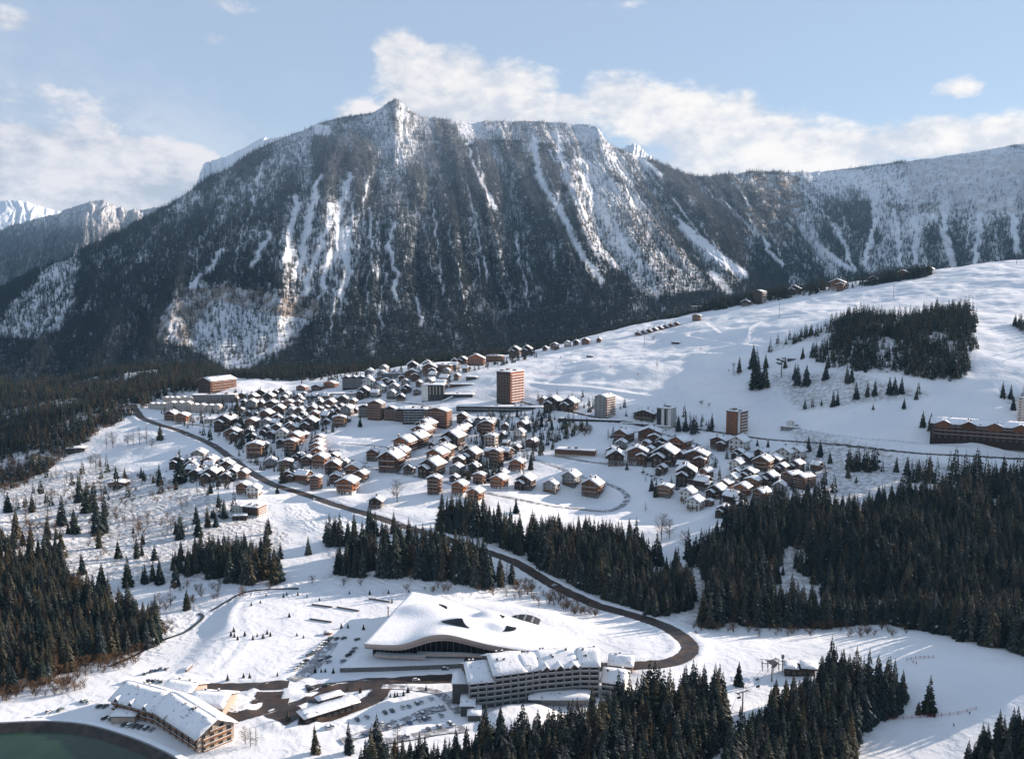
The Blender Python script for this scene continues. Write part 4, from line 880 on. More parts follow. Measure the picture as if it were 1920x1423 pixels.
def block(name, W, D, fl, wall_m, fh=2.9, bays=None, side_bays=None, roof='flat', rail=None, bal_front=True, bal_side=True, base_m=None, rise=3, seed=1, win=(1.8, 1.5), ov=.8, extra=6, ngab=1, maxwin=96, side_m=None, clutter=3):
    "apartment block: wall, floors of windows, balconies per storey, snowy roof with plant on it"
    root = empty(name); h = fl*fh; b = MB(); base_m = base_m or wall_m
    b.box(-W/2, W/2, -D/2, D/2, fh, h, wall_m)
    if side_m: b.box(W/2-.02, W/2+.14, -D/2+.2, D/2-.2, fh, h-.1, side_m)  # sun-facing side, mostly in a brighter material: sunlight painted into the colour
    b.build('wall', root); MB().box(-W/2+.05, W/2-.05, -D/2+.05, D/2-.05, -extra, fh, base_m).build('base', root)
    bays = bays or max(2, int(W/4)); side_bays = side_bays or max(2, int(D/4)); sk = 1
    while (bays+side_bays)*fl/sk > maxwin: sk += 1
    nw = 0; wm = WIN[win]; so = .14 if side_m else 0
    for f in range(fl):
        for i in range(bays):
            if nw < maxwin: part('window', wm, root, ((i+.5)/bays*W-W/2, -D/2-.01, f*fh+.75)); nw += 1
        for i in range(side_bays):
            if nw < maxwin: part('window', wm, root, (W/2+.01+so, (i+.5)/side_bays*D-D/2, f*fh+.75), PI/2); nw += 1
        if f and bal_front: balcony(root, W*.94, f*fh, 'f', 0, -D/2, 1.3, rail)
        if f and bal_side: balcony(root, D*.9, f*fh, 's', W/2+so, 0, 1.3, rail)
    if roof == 'flat':
        rf = MB().box(-W/2-ov, W/2+ov, -D/2-ov, D/2+ov, h, h+.4, M_EAVE).build('roof', root); flat_snow(rf, -W/2-ov, W/2+ov, -D/2-ov, D/2+ov, h+.4, .6, seed)
        r = random.Random(seed)
        for k in range(clutter):
            x = r.uniform(-.35, .35)*W; y = r.uniform(-.3, .3)*D; a, c = r.uniform(.8, 2.2), r.uniform(.8, 1.6); MB().box(x-a, x+a, y-c, y+c, h+.4, h+.4+r.uniform(1.4, 2.6), M_CHIM if k % 2 else M_GREY).build('chimney', rf)
    else:
        for g in range(ngab):
            w = W/ngab; cx = -W/2+w*(g+.5)
            if roof == 'gable':
                gable_box(w, D, h, h+.01, rise, wall_m, cx, 0).build('gable', root); gable_roof(root, w, D, h, rise, ov if ngab == 1 else .25, cx, 0, seed=seed+g, chim=1)
            else:   # ridge along the front
                b = MB(); hx, hy = W/2, D/2
                for s in (-1, 1): b.poly([(s*hx, -hy, h), (s*hx, hy, h), (s*hx, 0, h+rise-.05)], wall_m)
                b.build('gable', root); gable_roof(root, D, W, h, rise, ov, 0, 0, seed=seed, chim=3, along='x')
    return root
PLACED = []
def place(root, px, py, wpx, rot, label, cat, group=None, vs=1.0, sink=.4, design_w=None, depth=None):
    x, y, z = G(px, py); s = 1.0
    if wpx: s = (wpx*math.hypot(x, y, CZ-z)/F)/design_w
    d = (depth or 0)*s/2; az = math.atan2(x, y); x += math.sin(az)*d*.8; y += math.cos(az)*d*.8
    root.location = (x, y, z-sink); root.rotation_euler = (0, 0, math.radians(rot)-az); root.scale = (s, s, s*vs)
    tag(root, label, cat, group); PLACED.append((x, y, (design_w or 20)*s/2)); return root
# ---------------------------------------------------------------- chalet kinds: (object, design width across the view, depth, look)
KINDS = {
 'br': (chalet(13, 15, 3, 2.9, M_STONE, M_WOOD, seed=1, nb=2), 17.5, 15, 'brown timber chalet'),
 'or': (chalet(12, 13, 3, 2.3, M_WHITE, M_ORW, seed=2, nb=2), 16, 13, 'orange timber chalet'),
 'dk': (chalet(14, 15, 3, 3.2, M_STONE, M_DARKW, seed=3, second=(8, 4, -1), nb=1), 18.5, 17, 'dark twin-gabled chalet'),
 'wh': (chalet(12, 14, 3, 2.7, M_WHITE, M_WHITE, seed=4, nb=1, rail=M_RAILW), 16.5, 14, 'white-walled chalet'),
 'wd': (chalet(15, 12, 3, 2.6, M_WHITE, M_WOOD, seed=5, second=(7, 3.5, 1), nb=1), 18, 14, 'wide white-based chalet'),
 'hn': (chalet(12, 11, 3, 1.3, M_STONE, M_HONEY, seed=6, nb=2), 15, 11, 'honey-coloured low-roofed house'),
 'sm': (chalet(8, 9, 2, 1.9, M_STONE, M_WOOD, seed=7, nb=0), 11, 9, 'small timber chalet'),
 'sd': (chalet(9, 9, 2, 2.2, M_STONE, M_DARKW, seed=8, nb=0), 12, 9, 'small dark hut'),
 'ta': (chalet(12, 12, 5, 1.6, M_STONE, M_WOOD, seed=10, nb=4), 15.5, 12, 'tall narrow timber house'),
 'tw': (chalet(12, 12, 5, 1.2, M_WHITE, M_WHITE, seed=11, nb=4), 15.5, 12, 'tall white balconied house'),
 'sg': (chalet(13, 15, 3, 2.9, M_STONE, M_GREY, seed=12, nb=1), 17.5, 15, 'grey weathered chalet'),
}
USED = {}
ORD = ['leftmost', 'second', 'third', 'fourth', 'fifth', 'sixth', 'seventh', 'eighth', 'ninth', 'tenth', 'eleventh', 'twelfth', 'thirteenth', 'fourteenth', 'fifteenth', 'sixteenth', 'seventeenth', 'eighteenth', 'nineteenth', 'twentieth']
# cluster name -> houses (px, py of the foot, width in px, kind, yaw)
CL = {
 'below the cream apartments': [(322,788,25,'br',-35),(343,794,27,'or',-35)],
 'in the top rows beside the red hotel': [(488,746,22,'sd',-10),(475,754,20,'sm',-30),(505,753,22,'sd',-25),(537,748,20,'sg',-25),(516,742,14,'sd',-15),(455,748,16,'sm',-20),(528,738,14,'sd',-20)],
 'in the second row below the red hotel': [(473,768,26,'sg',-25),(510,769,27,'br',-30),(542,766,22,'or',-30),(560,762,16,'sm',-20),(458,762,16,'sd',-25),(490,764,16,'sm',-25)],
 'in the third row above the road bend': [(423,804,36,'dk',-35),(473,804,28,'or',-35),(500,788,26,'sm',-30),(523,778,24,'sm',-30),(500,803,24,'sg',-20),(548,794,20,'sm',-25),(521,794,22,'sd',-25),(484,792,16,'sd',-25)],
 'in the thick of roofs above the road': [(438,826,30,'wd',-40),(500,817,26,'dk',-30),(520,811,24,'br',-30),(530,827,28,'wh',-20),(552,814,26,'br',-35),(555,836,32,'or',-35),(543,806,18,'sm',-20),(472,826,20,'sd',-20),(572,822,16,'sm',-30)],
 'in the tight block of small roofs': [(545,768,14,'sm',-30),(548,779,18,'sg',-30),(564,781,22,'sm',-30),(587,776,20,'sm',-25),(590,787,20,'or',-30),(608,781,18,'sd',-30),(560,795,18,'sd',-25),(601,762,16,'sm',-30),(586,768,18,'sd',-25),(600,773,14,'sm',-30),(574,770,14,'sm',-20),(575,790,15,'sm',-30)],
 'just left of the stepped apartments': [(620,765,22,'sm',-30),(628,771,15,'sd',-30),(635,777,14,'sm',-30),(644,757,22,'sd',-25),(651,781,27,'sg',-25),(658,769,14,'sm',-30),(662,759,16,'sm',-30),(622,779,15,'sd',-30),(612,770,14,'sm',-25),(640,768,14,'sm',-28),(667,775,14,'sd',-25)],
 'at the edge of the upper snow field': [(582,808,34,'dk',-35),(637,800,28,'hn',-15),(612,796,15,'sm',-20),(543,793,14,'or',-30)],
 'left of the ladder of stacked roofs': [(480,858,36,'hn',-30),(508,877,26,'sg',-10),(537,883,28,'hn',-15),(547,853,28,'ta',-30)],
 'in the ladder of five stacked roofs': [(599,832,24,'or',-20),(597,841,26,'or',-20),(596,850,28,'or',-20),(597,860,28,'or',-20),(601,879,34,'or',-25)],
 'just above the straight main road': [(541,902,29,'wd',-25),(593,918,24,'ta',-30),(652,927,44,'or',-30)],
 'below the ladder of stacked roofs': [(625,890,34,'br',-25),(665,897,36,'or',-30),(645,878,26,'sg',-20)],
 'in the dark huddle below the road': [(335,877,30,'dk',-25),(374,866,32,'sg',-30),(362,886,27,'sd',-25),(395,877,30,'br',-35),(368,898,26,'sd',-25),(397,904,32,'dk',-30),(427,886,28,'br',-30),(425,904,24,'sd',-20),(457,899,22,'sm',-30),(350,870,18,'sd',-20),(384,890,20,'sd',-30),(412,893,18,'sm',-25)],
 'beside the shaded garden terrace': [(457,928,29,'or',-35),(477,934,30,'wh',-30)],
 'in the back row of the hillside terrace': [(800,814,38,'br',-40),(792,824,40,'br',-40),(783,840,42,'br',-40)],
 'in the lower left terrace of three': [(760,853,44,'or',-42),(752,865,38,'br',-42),(734,886,50,'br',-42)],
 'beside the steep lane': [(878,803,24,'dk',-35),(872,812,25,'br',-35),(860,822,33,'br',-38),(850,843,46,'dk',-42)],
 'in the lower middle terrace of three': [(832,862,42,'wd',-42),(820,875,42,'or',-42),(812,894,46,'dk',-42)],
 'among dark trees in mid village': [(914,823,29,'ta',-30),(921,845,28,'tw',-30),(885,869,38,'dk',-35),(930,875,28,'ta',-35),(970,884,32,'or',-35),(899,907,26,'hn',-30),(856,890,29,'sg',-35),(852,904,21,'sd',-25),(947,806,16,'sm',-20),(812,842,18,'sd',-40),(768,889,25,'sd',-40)],
 'near the village car park': [(975,824,26,'wh',-30),(998,839,26,'br',-35)],
 'between the lowest lane and the wood': [(815,927,30,'ta',-35),(862,929,33,'or',-35),(892,942,33,'or',-38),(706,953,32,'sd',-30)],
 'in the row above the hairpin lane': [(936,917,36,'or',-32),(986,919,40,'dk',-28),(1034,924,34,'sg',-28),(1071,912,36,'sg',-30),(1112,931,46,'br',-30)],
 'beside the foot of the tall red tower': [(1037,769,34,'dk',-32),(1069,772,34,'dk',-32),(1018,758,18,'sm',-30)],
 'in the upper row of the right-hand quarter': [(1170,830,38,'br',-45),(1218,834,50,'wd',-10),(1276,851,40,'or',-40),(1165,843,26,'sg',-10)],
 'in the front row above the curving lane': [(1147,858,28,'dk',-15),(1155,873,40,'sd',0),(1195,870,44,'wd',-12),(1248,875,52,'dk',-18),(1306,876,48,'wd',-15)],
 'below the hill road, in pairs': [(1349,844,36,'wd',-35),(1386,851,40,'wh',-35)],
 'in the stepped right-hand row': [(1430,883,38,'br',-32),(1452,877,32,'dk',-32),(1473,870,38,'wh',-32),(1494,865,34,'wh',-32),(1381,886,29,'wh',-35)],
 'below the curving lane': [(1286,908,46,'dk',-8),(1246,932,34,'hn',-30),(1290,944,34,'wh',-30),(1303,958,36,'wh',-35)],
 'packed above the big wood': [(1345,935,36,'dk',-35),(1360,920,30,'br',-35),(1374,911,28,'wh',-35),(1392,934,33,'or',-35),(1412,920,32,'hn',-30),(1404,901,34,'dk',-30),(1380,895,20,'sm',-30)],
 'at the upper edge of the big wood': [(1462,926,28,'sg',-10),(1357,969,30,'dk',-25),(1388,969,34,'dk',-20),(1330,949,18,'hn',-25)],
 'at the village centre below the forest': [(692,729,28,'wh',-15),(716,737,22,'wh',-25),(762,737,24,'dk',-15),(782,741,18,'sg',-10),(773,714,32,'wd',-5),(753,715,15,'sm',-5),(806,706,32,'wd',-10),(682,747,28,'dk',-25),(784,701,12,'sm',0),(735,748,22,'sg',-20),(752,752,20,'sd',-20),(736,728,20,'sd',-10),(724,722,20,'wd',-10)],
 'on the crest right of the centre': [(773,697,24,'sd',0),(802,696,27,'dk',0),(868,683,22,'dk',-20),(852,682,14,'sd',-10),(966,668,24,'dk',-15),(988,666,24,'dk',-15)],
 'along the upper rim of the ski run': [(1022,658,12,'sd',-15),(1040,656,18,'wd',-15),(1064,651,16,'wh',-15),(1080,648,14,'sd',-15),(1098,646,18,'br',-15),(1123,642,12,'sm',-15),(1306,602,18,'hn',-10)],
 'in the hamlet beyond the ski crest': [(1490,552,24,'dk',-5),(1570,545,30,'wd',-10),(1637,532,20,'wd',-10),(1693,522,20,'or',-15),(1740,514,20,'sd',-10),(1398,574,18,'sd',-10)],
}
def shorten(t): return t
NOTE = {}
for cname, hs in CL.items():
    hs2 = sorted(hs, key=lambda h: (h[0], h[1])); cnt = {}
    same = {}
    for h in hs2: same.setdefault(h[3], []).append(h)
    for h in hs:
        px, py, w, k, rot = h; proto, dw, dp, look = KINDS[k]
        if k in USED: o = copy_tree(proto)
        else: o = proto; USED[k] = 1
        L = same[k]; i = L.index(h)
        lab = shorten(look)+' '+cname if len(L) == 1 else (shorten(look)+', '+(('leftmost' if i == 0 else 'rightmost' if i == len(L)-1 else ORD[i]+' from left') if len(L) > 2 else ('left one' if i == 0 else 'right one'))+' '+cname)
        ws = lab.split()
        place(o, px, py, w*.94, rot*.62+random.uniform(-5, 5), lab, 'chalet', 'chalets '+cname, vs=random.uniform(1.15, 1.4), design_w=dw, depth=dp)
# eight little red huts in a line at the rim of the run
hut = chalet(7, 7, 1, 1.6, M_WOOD, M_ORW, 'hut', seed=14, nb=0, extra=3)
for i in range(8):
    o = hut if i == 0 else copy_tree(hut)
    place(o, 1197+i*10.3, 629-i*2.6, 12.0, -20, 'small orange hut, %s in the line along the rim of the ski run' % ('leftmost' if i == 0 else 'rightmost' if i == 7 else ORD[i]+' from left'), 'hut', 'orange huts in a line at the rim', vs=1.3, design_w=9, depth=7)
for (px, py, w, lab) in [(1267,645,15,'low dark wooden cabin alone in the middle of the ski run'),(1106,670,13,'small timber cabin on the lower ski run'),(144,848,30,'flat dark barn beside the left wood'),(885,712,22,'long low ticket hut on the snow front'),(478,746,0,'')]:
    if not w: continue
    o = block('cabin', 11, 6, 1, M_DARKW, fh=2.8, bays=3, roof='flat', bal_front=False, bal_side=False, ov=.7, extra=3, clutter=0, seed=px); place(o, px, py, w, -15, lab, 'cabin', vs=1.0, design_w=12, depth=6)
o = chalet(13, 10, 2, 1.0, M_WHITE, M_ORW, 'house', seed=22, nb=1); place(o, 222, 915, 32, -20, 'low orange and white house alone on the left snow slope', 'house', design_w=15, depth=10, vs=.9)

# the smallest roofs that fill the gaps of the dense quarter
FILL = [([(440,745),(520,740),(660,750),(670,790),(600,800),(540,840),(470,850),(430,800)], 15, 'in the dense quarter right of the red hotel'), ([(350,862),(440,872),(450,905),(370,905)], 13, 'in the dark huddle below the road'),
 ([(690,700),(880,690),(860,720),(760,750),(690,745)], 18, 'around the village centre'), ([(560,850),(700,860),(690,905),(560,905)], 17, 'above the straight main road'), ([(860,790),(1000,790),(960,900),(860,905)], 19, 'between the dark trees of mid village'),
 ([(1150,815),(1320,850),(1540,870),(1520,915),(1340,960),(1250,900)], 17, 'scattered through the right-hand quarter')]
fr = random.Random(77); PL = [(p[0], p[1]) for p in PLACED]; KS = [['sm', 'sd'], ['sd', 'dk'], ['sm', 'sg'], ['br', 'dk'], ['br', 'sd'], ['dk', 'br']]
nf = 0
for q, (poly, gap, where) in enumerate(FILL):
    xs = [p[0] for p in poly]; ys = [p[1] for p in poly]
    for tr in range(900):
        px, py = fr.uniform(min(xs), max(xs)), fr.uniform(min(ys), max(ys))
        if not inpoly(np.array([px]), np.array([py]), poly)[0]: continue
        x, y, z = G(px, py)
        if min((x-a)**2+((y-c)*.8)**2 for a, c in PL) < (gap*1.0)**2 or not road_clear(np.array([x]), np.array([y]), 8)[0]: continue
        k = fr.choice(KS[q]); o = copy_tree(KINDS[k][0]); o.location = (x, y, z-.4); s = fr.uniform(.75, 1.1)*(.85 if k in ('br', 'dk') else 1.0); o.scale = (s, s, s*fr.uniform(1.2, 1.45)); o.rotation_euler = (0, 0, math.radians(fr.choice([-17, -20, -30, 62])+fr.uniform(-9, 9))-math.atan2(x, y))
        tag(o, {'sm': 'plain small timber', 'sd': 'plain small dark', 'sg': 'plain weathered grey', 'br': 'plain brown', 'dk': 'plain dark'}[k]+' house '+where, 'chalet', 'plain houses '+where); PL.append((x, y)); nf += 1
print('fill', nf)
# ---------------------------------------------------------------- the larger buildings
def B(root, px, py, W, D, rot, label, cat, group=None, vs=1.0, wpx=None):
    r = math.radians(abs(rot)); return place(root, px, py, wpx, rot, label, cat, group, vs, .5, W*math.cos(r)+D*math.sin(r), D)
M_REDB_SUN = planks('sunlit_red_timber', (.36,.12,.06)); M_BAL_R = mat('pale_balcony', (.60,.50,.44), .7, .1, 1)  # red boards for sunlit sides of dark-fronted blocks, sunlight put into the colour
B(block('apartment_tower', 18, 24, 12, M_DARKW, bays=5, side_bays=4, rail=M_BAL_R, bal_front=False, bal_side=True, side_m=M_REDB_SUN, win=(1.8,1.5), seed=3, clutter=4), 957, 758, 18, 24, -38, 'tall red-brown apartment tower with balconies up its sunlit side', 'tower block', wpx=52, vs=.98)
B(block('apartment_tower', 16, 22, 9, M_GREY, bays=3, side_bays=4, rail=M_BAL_R, bal_front=False, side_m=M_WOOD, roof='gable', rise=3.2, seed=5), 1134, 784, 16, 22, -32, 'grey apartment tower with a gabled snowy roof and bare front wall', 'tower block', wpx=39)
t3 = block('apartment_tower', 18, 16, 8, M_WHITE, bays=2, side_bays=3, rail=M_WHITE, bal_front=False, seed=6, base_m=M_WHITE)
MB().box(-8.9, -3.2, -8.16, -8.0, 3.2, 22.6, M_DARK).build('dark_panel', t3); MB().box(.6, 3.6, -8.16, -8.0, 3.2, 22.6, M_DARK).build('dark_panel', t3)
B(t3, 1249, 801, 18, 16, -22, 'white apartment tower with two dark vertical panels', 'tower block', wpx=35)
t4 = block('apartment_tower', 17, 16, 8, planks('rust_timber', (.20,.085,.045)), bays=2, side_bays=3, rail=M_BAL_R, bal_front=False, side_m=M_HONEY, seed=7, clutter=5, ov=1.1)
MB().box(5.6, 8.3, -8.16, -8.0, 2.9, 23, M_WHITE).build('white_panel', t4)
B(t4, 1381, 816, 17, 16, -28, 'rust-coloured apartment tower beside the hill road', 'tower block', wpx=38, vs=1.12)
B(block('apartment_tower', 18, 18, 8, M_DARKW, bays=4, side_bays=3, rail=M_BAL_R, bal_front=False, side_m=M_WOOD, roof='gable', seed=8), 1424, 570, 18, 18, -30, 'distant dark tower block rising from the wood beyond the run', 'tower block', wpx=24)
B(block('apartment_tower', 16, 16, 9, M_WHITE, bays=3, rail=M_BAL_R, seed=9), 1926, 792, 16, 16, -15, 'white tower block cut off by the right edge', 'tower block', wpx=30)
# red hotel at the forest edge
B(block('hotel', 26, 46, 5, M_DARKW, bays=6, side_bays=11, rail=M_RAILW, bal_front=False, side_m=M_REDB_SUN, roof='gable', rise=3.4, seed=11, ov=1.4), 408, 737, 26, 46, -50, 'red timber hotel glowing in the sun at the forest edge', 'hotel', wpx=66, vs=1.25)
B(block('apartment_house', 60, 14, 4, M_STONE, bays=12, side_bays=3, rail=M_GREY, side_m=M_PINK, seed=12, clutter=6), 402, 756, 60, 14, -14, 'long flat-roofed grey block just below the red hotel', 'apartment block', wpx=80)
for i, (px, py, w, ng) in enumerate([(301,768,40,4),(339,771,44,3),(374,773,28,2),(402,774,28,2),(322,756,30,3),(352,758,26,2)]):
    nm = ['leftmost', 'second from left', 'third from left', 'rightmost', 'rear left', 'rear right'][i]
    B(block('apartment_house', 11*ng, 13, 4, M_CREAM, bays=3*ng, side_bays=3, rail=M_WHITE, roof='gable', rise=2.6, ngab=ng, seed=20+i, side_m=M_PINK if i > 1 else M_CREAM), px, py, 11*ng, 13, -20, 'cream apartment house with a saw-tooth snowy roof, %s of its cluster' % nm, 'apartment block', 'cream apartment houses at the top of the road', wpx=w)
B(block('public_building', 26, 12, 2, M_CREAM, bays=6, side_bays=2, bal_front=False, bal_side=False, seed=31, clutter=1), 400, 792, 26, 12, -8, 'cream flat-roofed two-storey building above the car park', 'building', wpx=30)
B(block('public_building', 16, 12, 1, M_WOOD, bays=3, side_bays=2, bal_front=False, bal_side=False, seed=32, clutter=1), 424, 793, 16, 12, -8, 'low brown annex right of the cream two-storey building', 'building', wpx=20)
for i, (px, py, w, kind, lab) in enumerate([(567,732,22,M_WOOD,'leftmost house of the orange row at the forest edge, with steep snowy roof'),(581,736,11,M_PINK,'narrow pink house with square windows in the orange row'),(596,732,24,M_DARKW,'dark gabled house in the middle of the orange row'),(621,727,28,M_ORW,'bright orange balconied house at the right end of the orange row')]):
    B(block('apartment_house', 14 if w < 15 else 22, 14, 3 if i != 1 else 4, kind, side_m=M_ORW if i != 1 else None, roof='gable', rise=3.5, rail=M_RAILW, bal_front=i != 1, seed=40+i, maxwin=30), px, py, 22, 14, -35, lab, 'apartment block', 'orange row at the forest edge', wpx=w)
B(block('apartment_house', 44, 16, 6, M_DARKW, bays=9, side_bays=3, rail=M_GREY, roof='gable', rise=3, ngab=4, seed=45), 671, 729, 44, 16, -8, 'big dark apartment block with four gables against the forest', 'apartment block', wpx=56)
B(block('hall', 46, 18, 1, M_CREAM, fh=5.5, bays=7, bal_front=False, bal_side=False, seed=46, clutter=1), 640, 746, 46, 18, -8, 'long low pale hall with a flat snowy roof', 'hall', wpx=72)
B(block('hall', 22, 12, 1, M_GREY, fh=4, bays=4, bal_front=False, bal_side=False, seed=47, clutter=1), 590, 748, 22, 12, -8, 'low shaded hall left of the long pale hall', 'hall', wpx=34)
# stepped apartment complex
for i, (px, py, w, fl, m1, m2, rf, rot, lab) in enumerate([(683,782,20,6,M_DARKW,M_WHITE,'gable',-10,'leftmost step, dark with white balconies'),(706,787,30,7,M_WOOD,M_GREY,'gable',-22,'brown gabled second step'),(733,788,24,6,M_DARKW,M_DARKW,'gable',-15,'dark third step'),(752,790,22,6,M_DARKW,M_WOOD,'gable',-15,'narrow fourth step'),(779,795,44,6,M_DARKW,M_WOOD,'flat',-6,'long flat-roofed fifth step'),(822,801,46,7,M_WOOD,M_ORW,'gable',-28,'rightmost step with sunlit orange end')]):
    W = 30 if w > 40 else 18
    B(block('apartment_house', W, 15, fl, m1, bays=6 if W > 20 else 4, side_bays=3, rail=M_GREY if i in (0, 4) else M_RAILW, roof=rf, rise=3.2, side_m=m2, seed=50+i, fh=2.7, maxwin=70), px, py, W, 15, rot, 'stepped apartment block, '+lab, 'apartment block', 'stepped apartment complex above the snow field', wpx=w*1.08, vs=1.15)
B(block('apartment_house', 30, 14, 3, M_DARKW, roof='gable', ngab=2, rise=2.6, seed=58), 775, 775, 30, 14, -20, 'low house with twin snowy gables behind the stepped apartments', 'apartment block', wpx=30)
# white and dark public building with the long stair roof
pb = block('public_building', 24, 16, 5, M_DARK, bays=4, side_bays=3, bal_front=False, bal_side=False, seed=60, fh=3.4, clutter=2)
MB().box(-12.1, -5, -8.3, 0, 0, 17.2, M_WHITE).build('white_panel', pb)
for k in range(4): MB().box(-3+k*3.6, -2.3+k*3.6, -8.2, -8.0, 7, 16, M_CREAM).build('fin', pb)
B(pb, 813, 751, 24, 16, -8, 'square public building, half white wall and half dark glass', 'public building', wpx=44, vs=1.02)
b = MB(); b.hexa([(-16,-3,0),(-12,-3,0),(-12,3,0),(-16,3,0),(14,-3,15),(16,-3,15),(16,3,15),(14,3,15)], M_GREY); b.hexa([(-16,-3.1,1.2),(-13,-3.1,0),(-13,3.1,0),(-16,3.1,1.2),(13,-3.1,16),(16,-3.1,15.2),(16,3.1,15.2),(13,3.1,16)], SNOW)
o = empty('covered_stair'); b.build('stair_hood', o); MB().box(-1, 1, -2, 2, -4, 7, M_WHITE).build('pier', o); B(o, 838, 752, 34, 6, 8, 'sloping covered stair climbing beside the white and dark building', 'stair', wpx=26, vs=.8)
B(block('lift_station', 48, 16, 1, M_DARK, fh=5, bays=8, bal_front=False, bal_side=False, seed=61, ov=2, clutter=1), 858, 745, 48, 16, -6, 'long dark lift hall with overhanging snowy roof', 'lift station', wpx=60)
B(block('lift_station', 34, 8, 1, M_WOOD, fh=3, bays=8, bal_front=False, bal_side=False, seed=62, ov=1.5, clutter=0), 865, 724, 34, 8, -3, 'flat brown-roofed gondola shelter on the snow front', 'lift station', wpx=44)
B(block('gallery_building', 120, 18, 2, M_DARK, fh=3.6, bays=26, side_bays=3, bal_front=True, bal_side=False, rail=M_GREY, seed=63, clutter=3), 938, 772, 120, 18, -6, 'very long low dark gallery with a snow-covered deck below the red tower', 'gallery', wpx=165)
B(block('gallery_building', 110, 10, 1, M_DARK, fh=4, bays=24, bal_front=False, bal_side=False, seed=64, clutter=0), 1105, 790, 110, 10, -8, 'long dark car gallery under a flat snow roof along the hill road', 'gallery', wpx=118)
B(block('gallery_building', 60, 8, 1, M_DARK, fh=4, bays=12, bal_front=False, bal_side=False, seed=65, clutter=0), 1198, 798, 60, 8, -7, 'shorter dark gallery left of the white tower', 'gallery', wpx=62)
B(block('gallery_building', 24, 10, 2, M_WHITE, fh=3.2, bays=5, bal_front=False, bal_side=False, seed=66, clutter=0), 1243, 807, 24, 10, -8, 'white ground-floor wing below the white tower', 'building', wpx=32)
B(chalet(20, 16, 3, 3.4, M_STONE, M_DARKW, 'chalet', seed=67), 1210, 788, 20, 16, -15, 'wide dark chalet between the grey and white towers', 'chalet', wpx=42)
B(block('apartment_house', 32, 16, 4, M_DARKW, roof='gable', ngab=3, rise=2.6, seed=68, rail=M_GREY), 912, 800, 32, 16, -22, 'dark three-gabled house at the top of the steep lane', 'apartment block', wpx=44)
# orange blocks on the crest
B(block('hotel', 24, 14, 4, M_HONEY, bays=6, side_bays=3, rail=M_RAILW, side_m=M_ORW, seed=70), 835, 697, 24, 14, -30, 'honey-coloured flat-roofed hotel beside the beginners slope', 'hotel', wpx=35, vs=.9)
B(chalet(20, 14, 4, 4.5, M_STONE, M_ORW, 'hotel', seed=71, nb=3), 893, 686, 20, 14, -8, 'orange gabled hotel on the crest above the beginners slope', 'hotel', wpx=32)
B(block('hotel', 24, 12, 3, M_HONEY, bays=6, rail=M_RAILW, side_m=M_ORW, seed=72), 928, 678, 24, 12, -20, 'flat-roofed orange hotel at the right end of the crest row', 'hotel', wpx=34)
B(block('apartment_house', 34, 12, 3, M_DARKW, bays=7, rail=M_GREY, seed=73, clutter=4), 737, 710, 34, 12, -5, 'dark flat-roofed block at the forest edge left of the crest', 'apartment block', wpx=40)
B(block('apartment_house', 18, 9, 2, M_PINK, bays=4, seed=74, clutter=1, bal_front=False), 708, 714, 18, 9, -5, 'low pinkish block beside the big four-gabled building', 'apartment block', wpx=25)
B(block('apartment_house', 60, 16, 4, M_DARKW, bays=10, seed=75, rail=M_GREY), 1318, 556, 60, 16, -10, 'long distant dark building in the wood beyond the run', 'apartment block', wpx=44)
# brown school-like block and others in the right quarter
B(block('lodge', 50, 15, 3, M_WOOD, bays=13, side_bays=3, bal_front=False, bal_side=False, side_m=M_ORW, base_m=M_CREAM, seed=80, clutter=2, win=(1.3,1.4), maxwin=60), 1079, 856, 50, 15, -12, 'long brown flat-roofed lodge with a row of square windows', 'lodge', wpx=78)
B(block('apartment_house', 34, 22, 5, M_WOOD, bays=6, side_bays=4, rail=M_RAILW, roof='gable', ngab=2, rise=3.4, side_m=M_ORW, seed=81, maxwin=60), 1496, 914, 34, 22, -38, 'big brown residence with stepped snowy roofs above the wood', 'apartment block', wpx=60)
hh = block('hotel', 96, 16, 4, M_DARKW, bays=20, side_bays=3, rail=M_WOOD, roof='long', rise=4.0, seed=82, fh=3.2)
for g_ in range(5):
    gable_box(11, 6, 9, 13.2, 2.6, M_WOOD, -38+19*g_, -6.5).build('dormer', hh); gable_roof(hh, 11, 6, 13.2, 2.6, .9, -38+19*g_, -6.5, seed=g_, chim=0)
B(hh, 1862, 836, 96, 16, 2, 'long dark hotel with dormers beside the right edge', 'hotel', wpx=190).location.z += 5
h = block('hotel', 24, 22, 5, M_DARKW, bays=5, side_bays=5, rail=M_WHITE, side_m=M_ORW, bal_front=False, roof='flat', seed=83, clutter=5, base_m=M_WHITE)
B(h, 478, 968, 24, 22, -35, 'dark timber hotel with a sunlit balconied end above the open snow', 'hotel', wpx=42, vs=.95)
B(block('annex', 18, 12, 3, M_WHITE, bays=4, roof='gable', rise=3, bal_front=False, bal_side=False, seed=84), 450, 962, 18, 12, -20, 'white annex left of the dark timber hotel above the open snow', 'annex', wpx=28)
B(block('annex', 16, 9, 2, M_DARKW, bays=3, seed=85, clutter=0, bal_front=False, bal_side=False), 450, 975, 16, 9, -8, 'low dark pavilion in the shade below the white annex', 'annex', wpx=26)
for i, (px, py) in enumerate([(628,846),(625,853),(628,861)]):
    B(block('garage', 24, 5, 1, M_GREY, fh=2.6, bays=6, bal_front=False, bal_side=False, seed=86+i, clutter=0, ov=.3, extra=2), px, py, 24, 5, -3, ['upper', 'middle', 'lower'][i]+' garage row right of the ladder of stacked roofs', 'garage', 'garage rows beside the stacked roofs', wpx=24)
